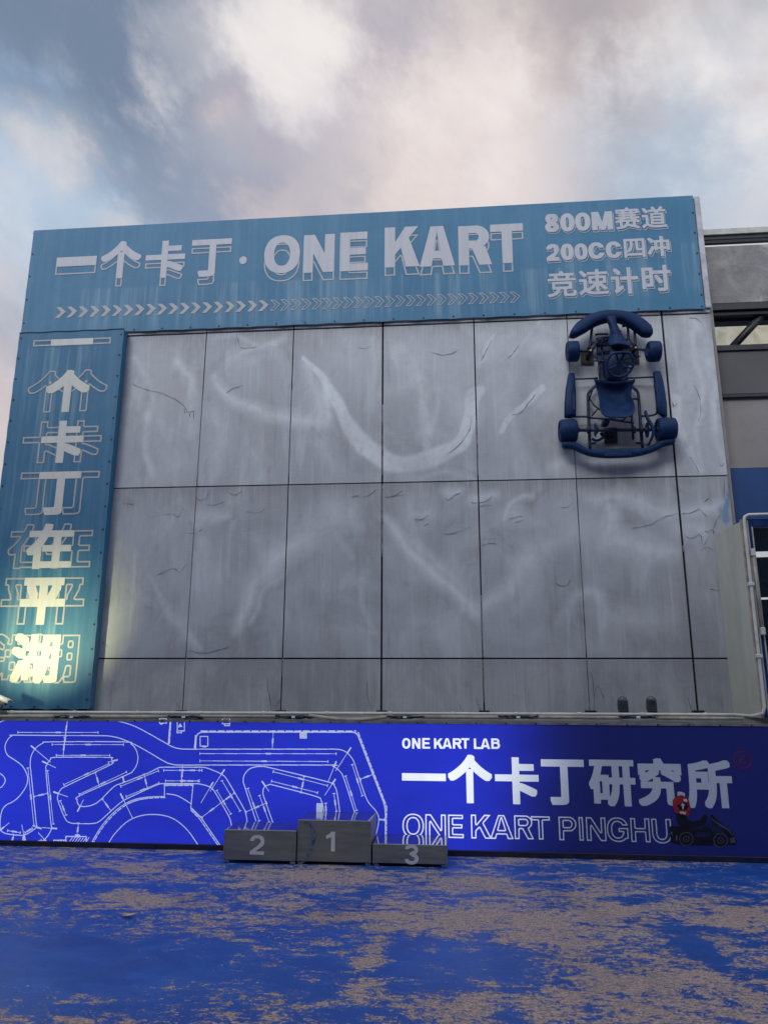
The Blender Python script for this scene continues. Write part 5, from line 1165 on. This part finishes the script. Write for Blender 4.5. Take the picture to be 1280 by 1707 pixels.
# ------------------------------------------------------------------ glazed bay at the right
BAY = empty('glazed_bay', (8.6, -.4, 0), 'projecting glazed bay with beige side sheet and blue frame at the right edge', 'bay window')
bz0, bz1 = H-.27, H+1.80
b = MB(); b.add([(7.585, -.002, bz0), (7.605, -.80, bz0), (7.605, -.80, bz1), (7.575, -.002, bz1)], [(0, 1, 2, 3)]); b.add([(7.60, -.002, bz0), (7.62, -.80, bz0), (7.62, -.80, bz1), (7.59, -.002, bz1)], [(3, 2, 1, 0)]); b.build('side_sheet', MAT['beige'], BAY)
b = MB(); b.rbox(7.578, 7.60, -.812, -.795, bz0, bz1+.01, .003); b.build('edge_bead', MAT['tan'], BAY)
b = MB(); b.rbox(7.606, 7.70, -.81, -.72, bz0, bz1+.02, .006); b.rbox(7.702, 9.6, -.81, -.72, bz1-.07, bz1+.02, .006); b.rbox(7.702, 9.6, -.81, -.72, bz0, bz0+.06, .006); b.rbox(8.75, 8.84, -.81, -.72, bz0+.062, bz1-.092, .006); fr = b.build('frame', MAT['blueframe'], BAY)
b = MB(); b.rbox(7.685, 7.70, -.822, -.811, bz0, bz1-.07, .003); b.rbox(7.64, 7.655, -.822, -.811, bz0, bz1, .003); b.build('glazing_bead', MAT['palesteel'], fr)
for x0, x1 in ((7.702, 8.748), (8.842, 9.6)):
    b = MB(); b.box(x0, x1, -.765, -.757, bz0+.062, bz1-.072); b.build('pane', MAT['pane'], BAY)
b = MB(); b.box(7.63, 9.6, -.72, -.003, bz1-.03, bz1+.015); b.build('roof', MAT['darksteel'], BAY)
b = MB(); b.box(7.63, 9.6, -.02, -.004, bz0, bz1-.032); b.build('interior', MAT['inside'], BAY)
for z, t in ((bz1-.30, .034), (bz1-.80, .012)):
    b = MB(); b.sweep([(7.68, -.35, z), (9.4, -.30, z+.04)], t, 8); b.build('lamp_tube', MAT['tube'], BAY)
b = MB(); b.sweep([(7.86, -.5, bz1-.62), (8.6, -.2, bz1-1.1)], .03, 8); b.sweep([(7.86, -.4, bz1-1.0), (8.5, -.4, bz1-.7)], .02, 8); b.build('brace', MAT['darksteel'], BAY)
b = MB(); zt2 = H+1.42; ta, tb = W(1254, 921, -.85), W(1270.5, 1052, -.85); b.sweep([ta, tb], .016, 8); o = b.build('cable_tube', MAT['tan'], None, (ta+tb)/2); prop(o, 'upright cream tube clipped to the blue bay frame at right', 'pipe')
for p in (ta, tb):
    b = MB(); b.rbox(p[0]-.022, p[0]+.022, -.875, -.826, p[2]-.04, p[2]+.04, .006); b.build('end_box', MAT['conduit'], o)

# ------------------------------------------------------------------ side block behind the bay
YR = .30
SBK = empty('side_block', (9.8, YR, 0), 'grey and blue neighbouring block with a bare concrete beam and open steel roof frame', 'building')
def band(name, y0, y1, mat, Y0=YR, Y1=YR+.25, x0=7.86, x1=13.0, bev=0):
    za, zb_ = W(1240, y1, Y0)[2], W(1240, y0, Y0)[2]; b = MB(); b.rbox(x0, x1, Y0, Y1, za, zb_, .004); return b.build(name, mat, SBK)
band('flashing', 379, 388.5, MAT['palesteel'], YR-.03, YR+.03)
band('roof_beam', 389, 397, MAT['darksteel'], YR, YR+.06); 
band('eaves_strip', 397.2, 403.2, MAT['black'], YR+.01, YR+.06)
band('concrete_beam', 408.5, 504, MAT['beam'])
b = MB(); b.rbox(7.86, 7.93, YR+.01, YR+.15, W(1240, 408, YR)[2], W(1240, 396, YR)[2], .004); b.build('packing_block', MAT['greyband'], SBK)
band('steel_beam', 504.5, 515, MAT['darksteel'], YR-.06); band('steel_flange', 515.2, 524.5, MAT['black'], YR-.02); band('purlin', 526.5, 535, MAT['darksteel'], YR+.1)
band('roof_rail', 574, 583, MAT['darksteel'], YR-.03)
b = MB(); p, q = W(1219, 580, YR+.05), W(1282, 512, YR+.05); b.sweep([p, q], (.045, .05), 4, sq=2); b.build('brace', MAT['darksteel'], SBK)
za, zb_ = W(1240, 576, YR+.3)[2], W(1240, 520, YR+.3)[2]; b = MB(); b.box(7.9, 13, YR+.30, YR+.304, za-.1, zb_+.1); b.build('rooflight', MAT['poly'], SBK)
band('fascia', 583.5, 656, MAT['darkband'], YR); band('drip_rail', 656.2, 661.5, MAT['darksteel'], YR-.02); band('wall', 661.8, 780.5, MAT['greyband'], YR+.03)
za = W(1240, 780.8, YR+.02)[2]; b = MB(); b.box(7.805, 13, YR+.02, YR+.3, 0, za); b.build('painted_wall', MAT['bluewall'], SBK)
b = MB(); b.box(7.803, 7.86, .06, YR+.3, H+1.5, H+4.9); b.build('corner_post', MAT['greyband'], SBK)
# unseen hall added behind the viewer to shade the foot of the wall
OPP = empty('added_shade_hall', (4, -18, 0), 'wide grey hall added out of view behind the camera to shade the sign wall', 'building')
b = MB(); b.box(-26, 34, -30, -17, 0, 10.39); b.build('wall', MAT['darkband'], OPP)
b = MB(); b.box(-27, 35, -31, -11.6, 10.4, 10.8); b.build('roof', MAT['darksteel'], OPP)  # added roof overhang, also unseen, keeps low sky light off the lower wall
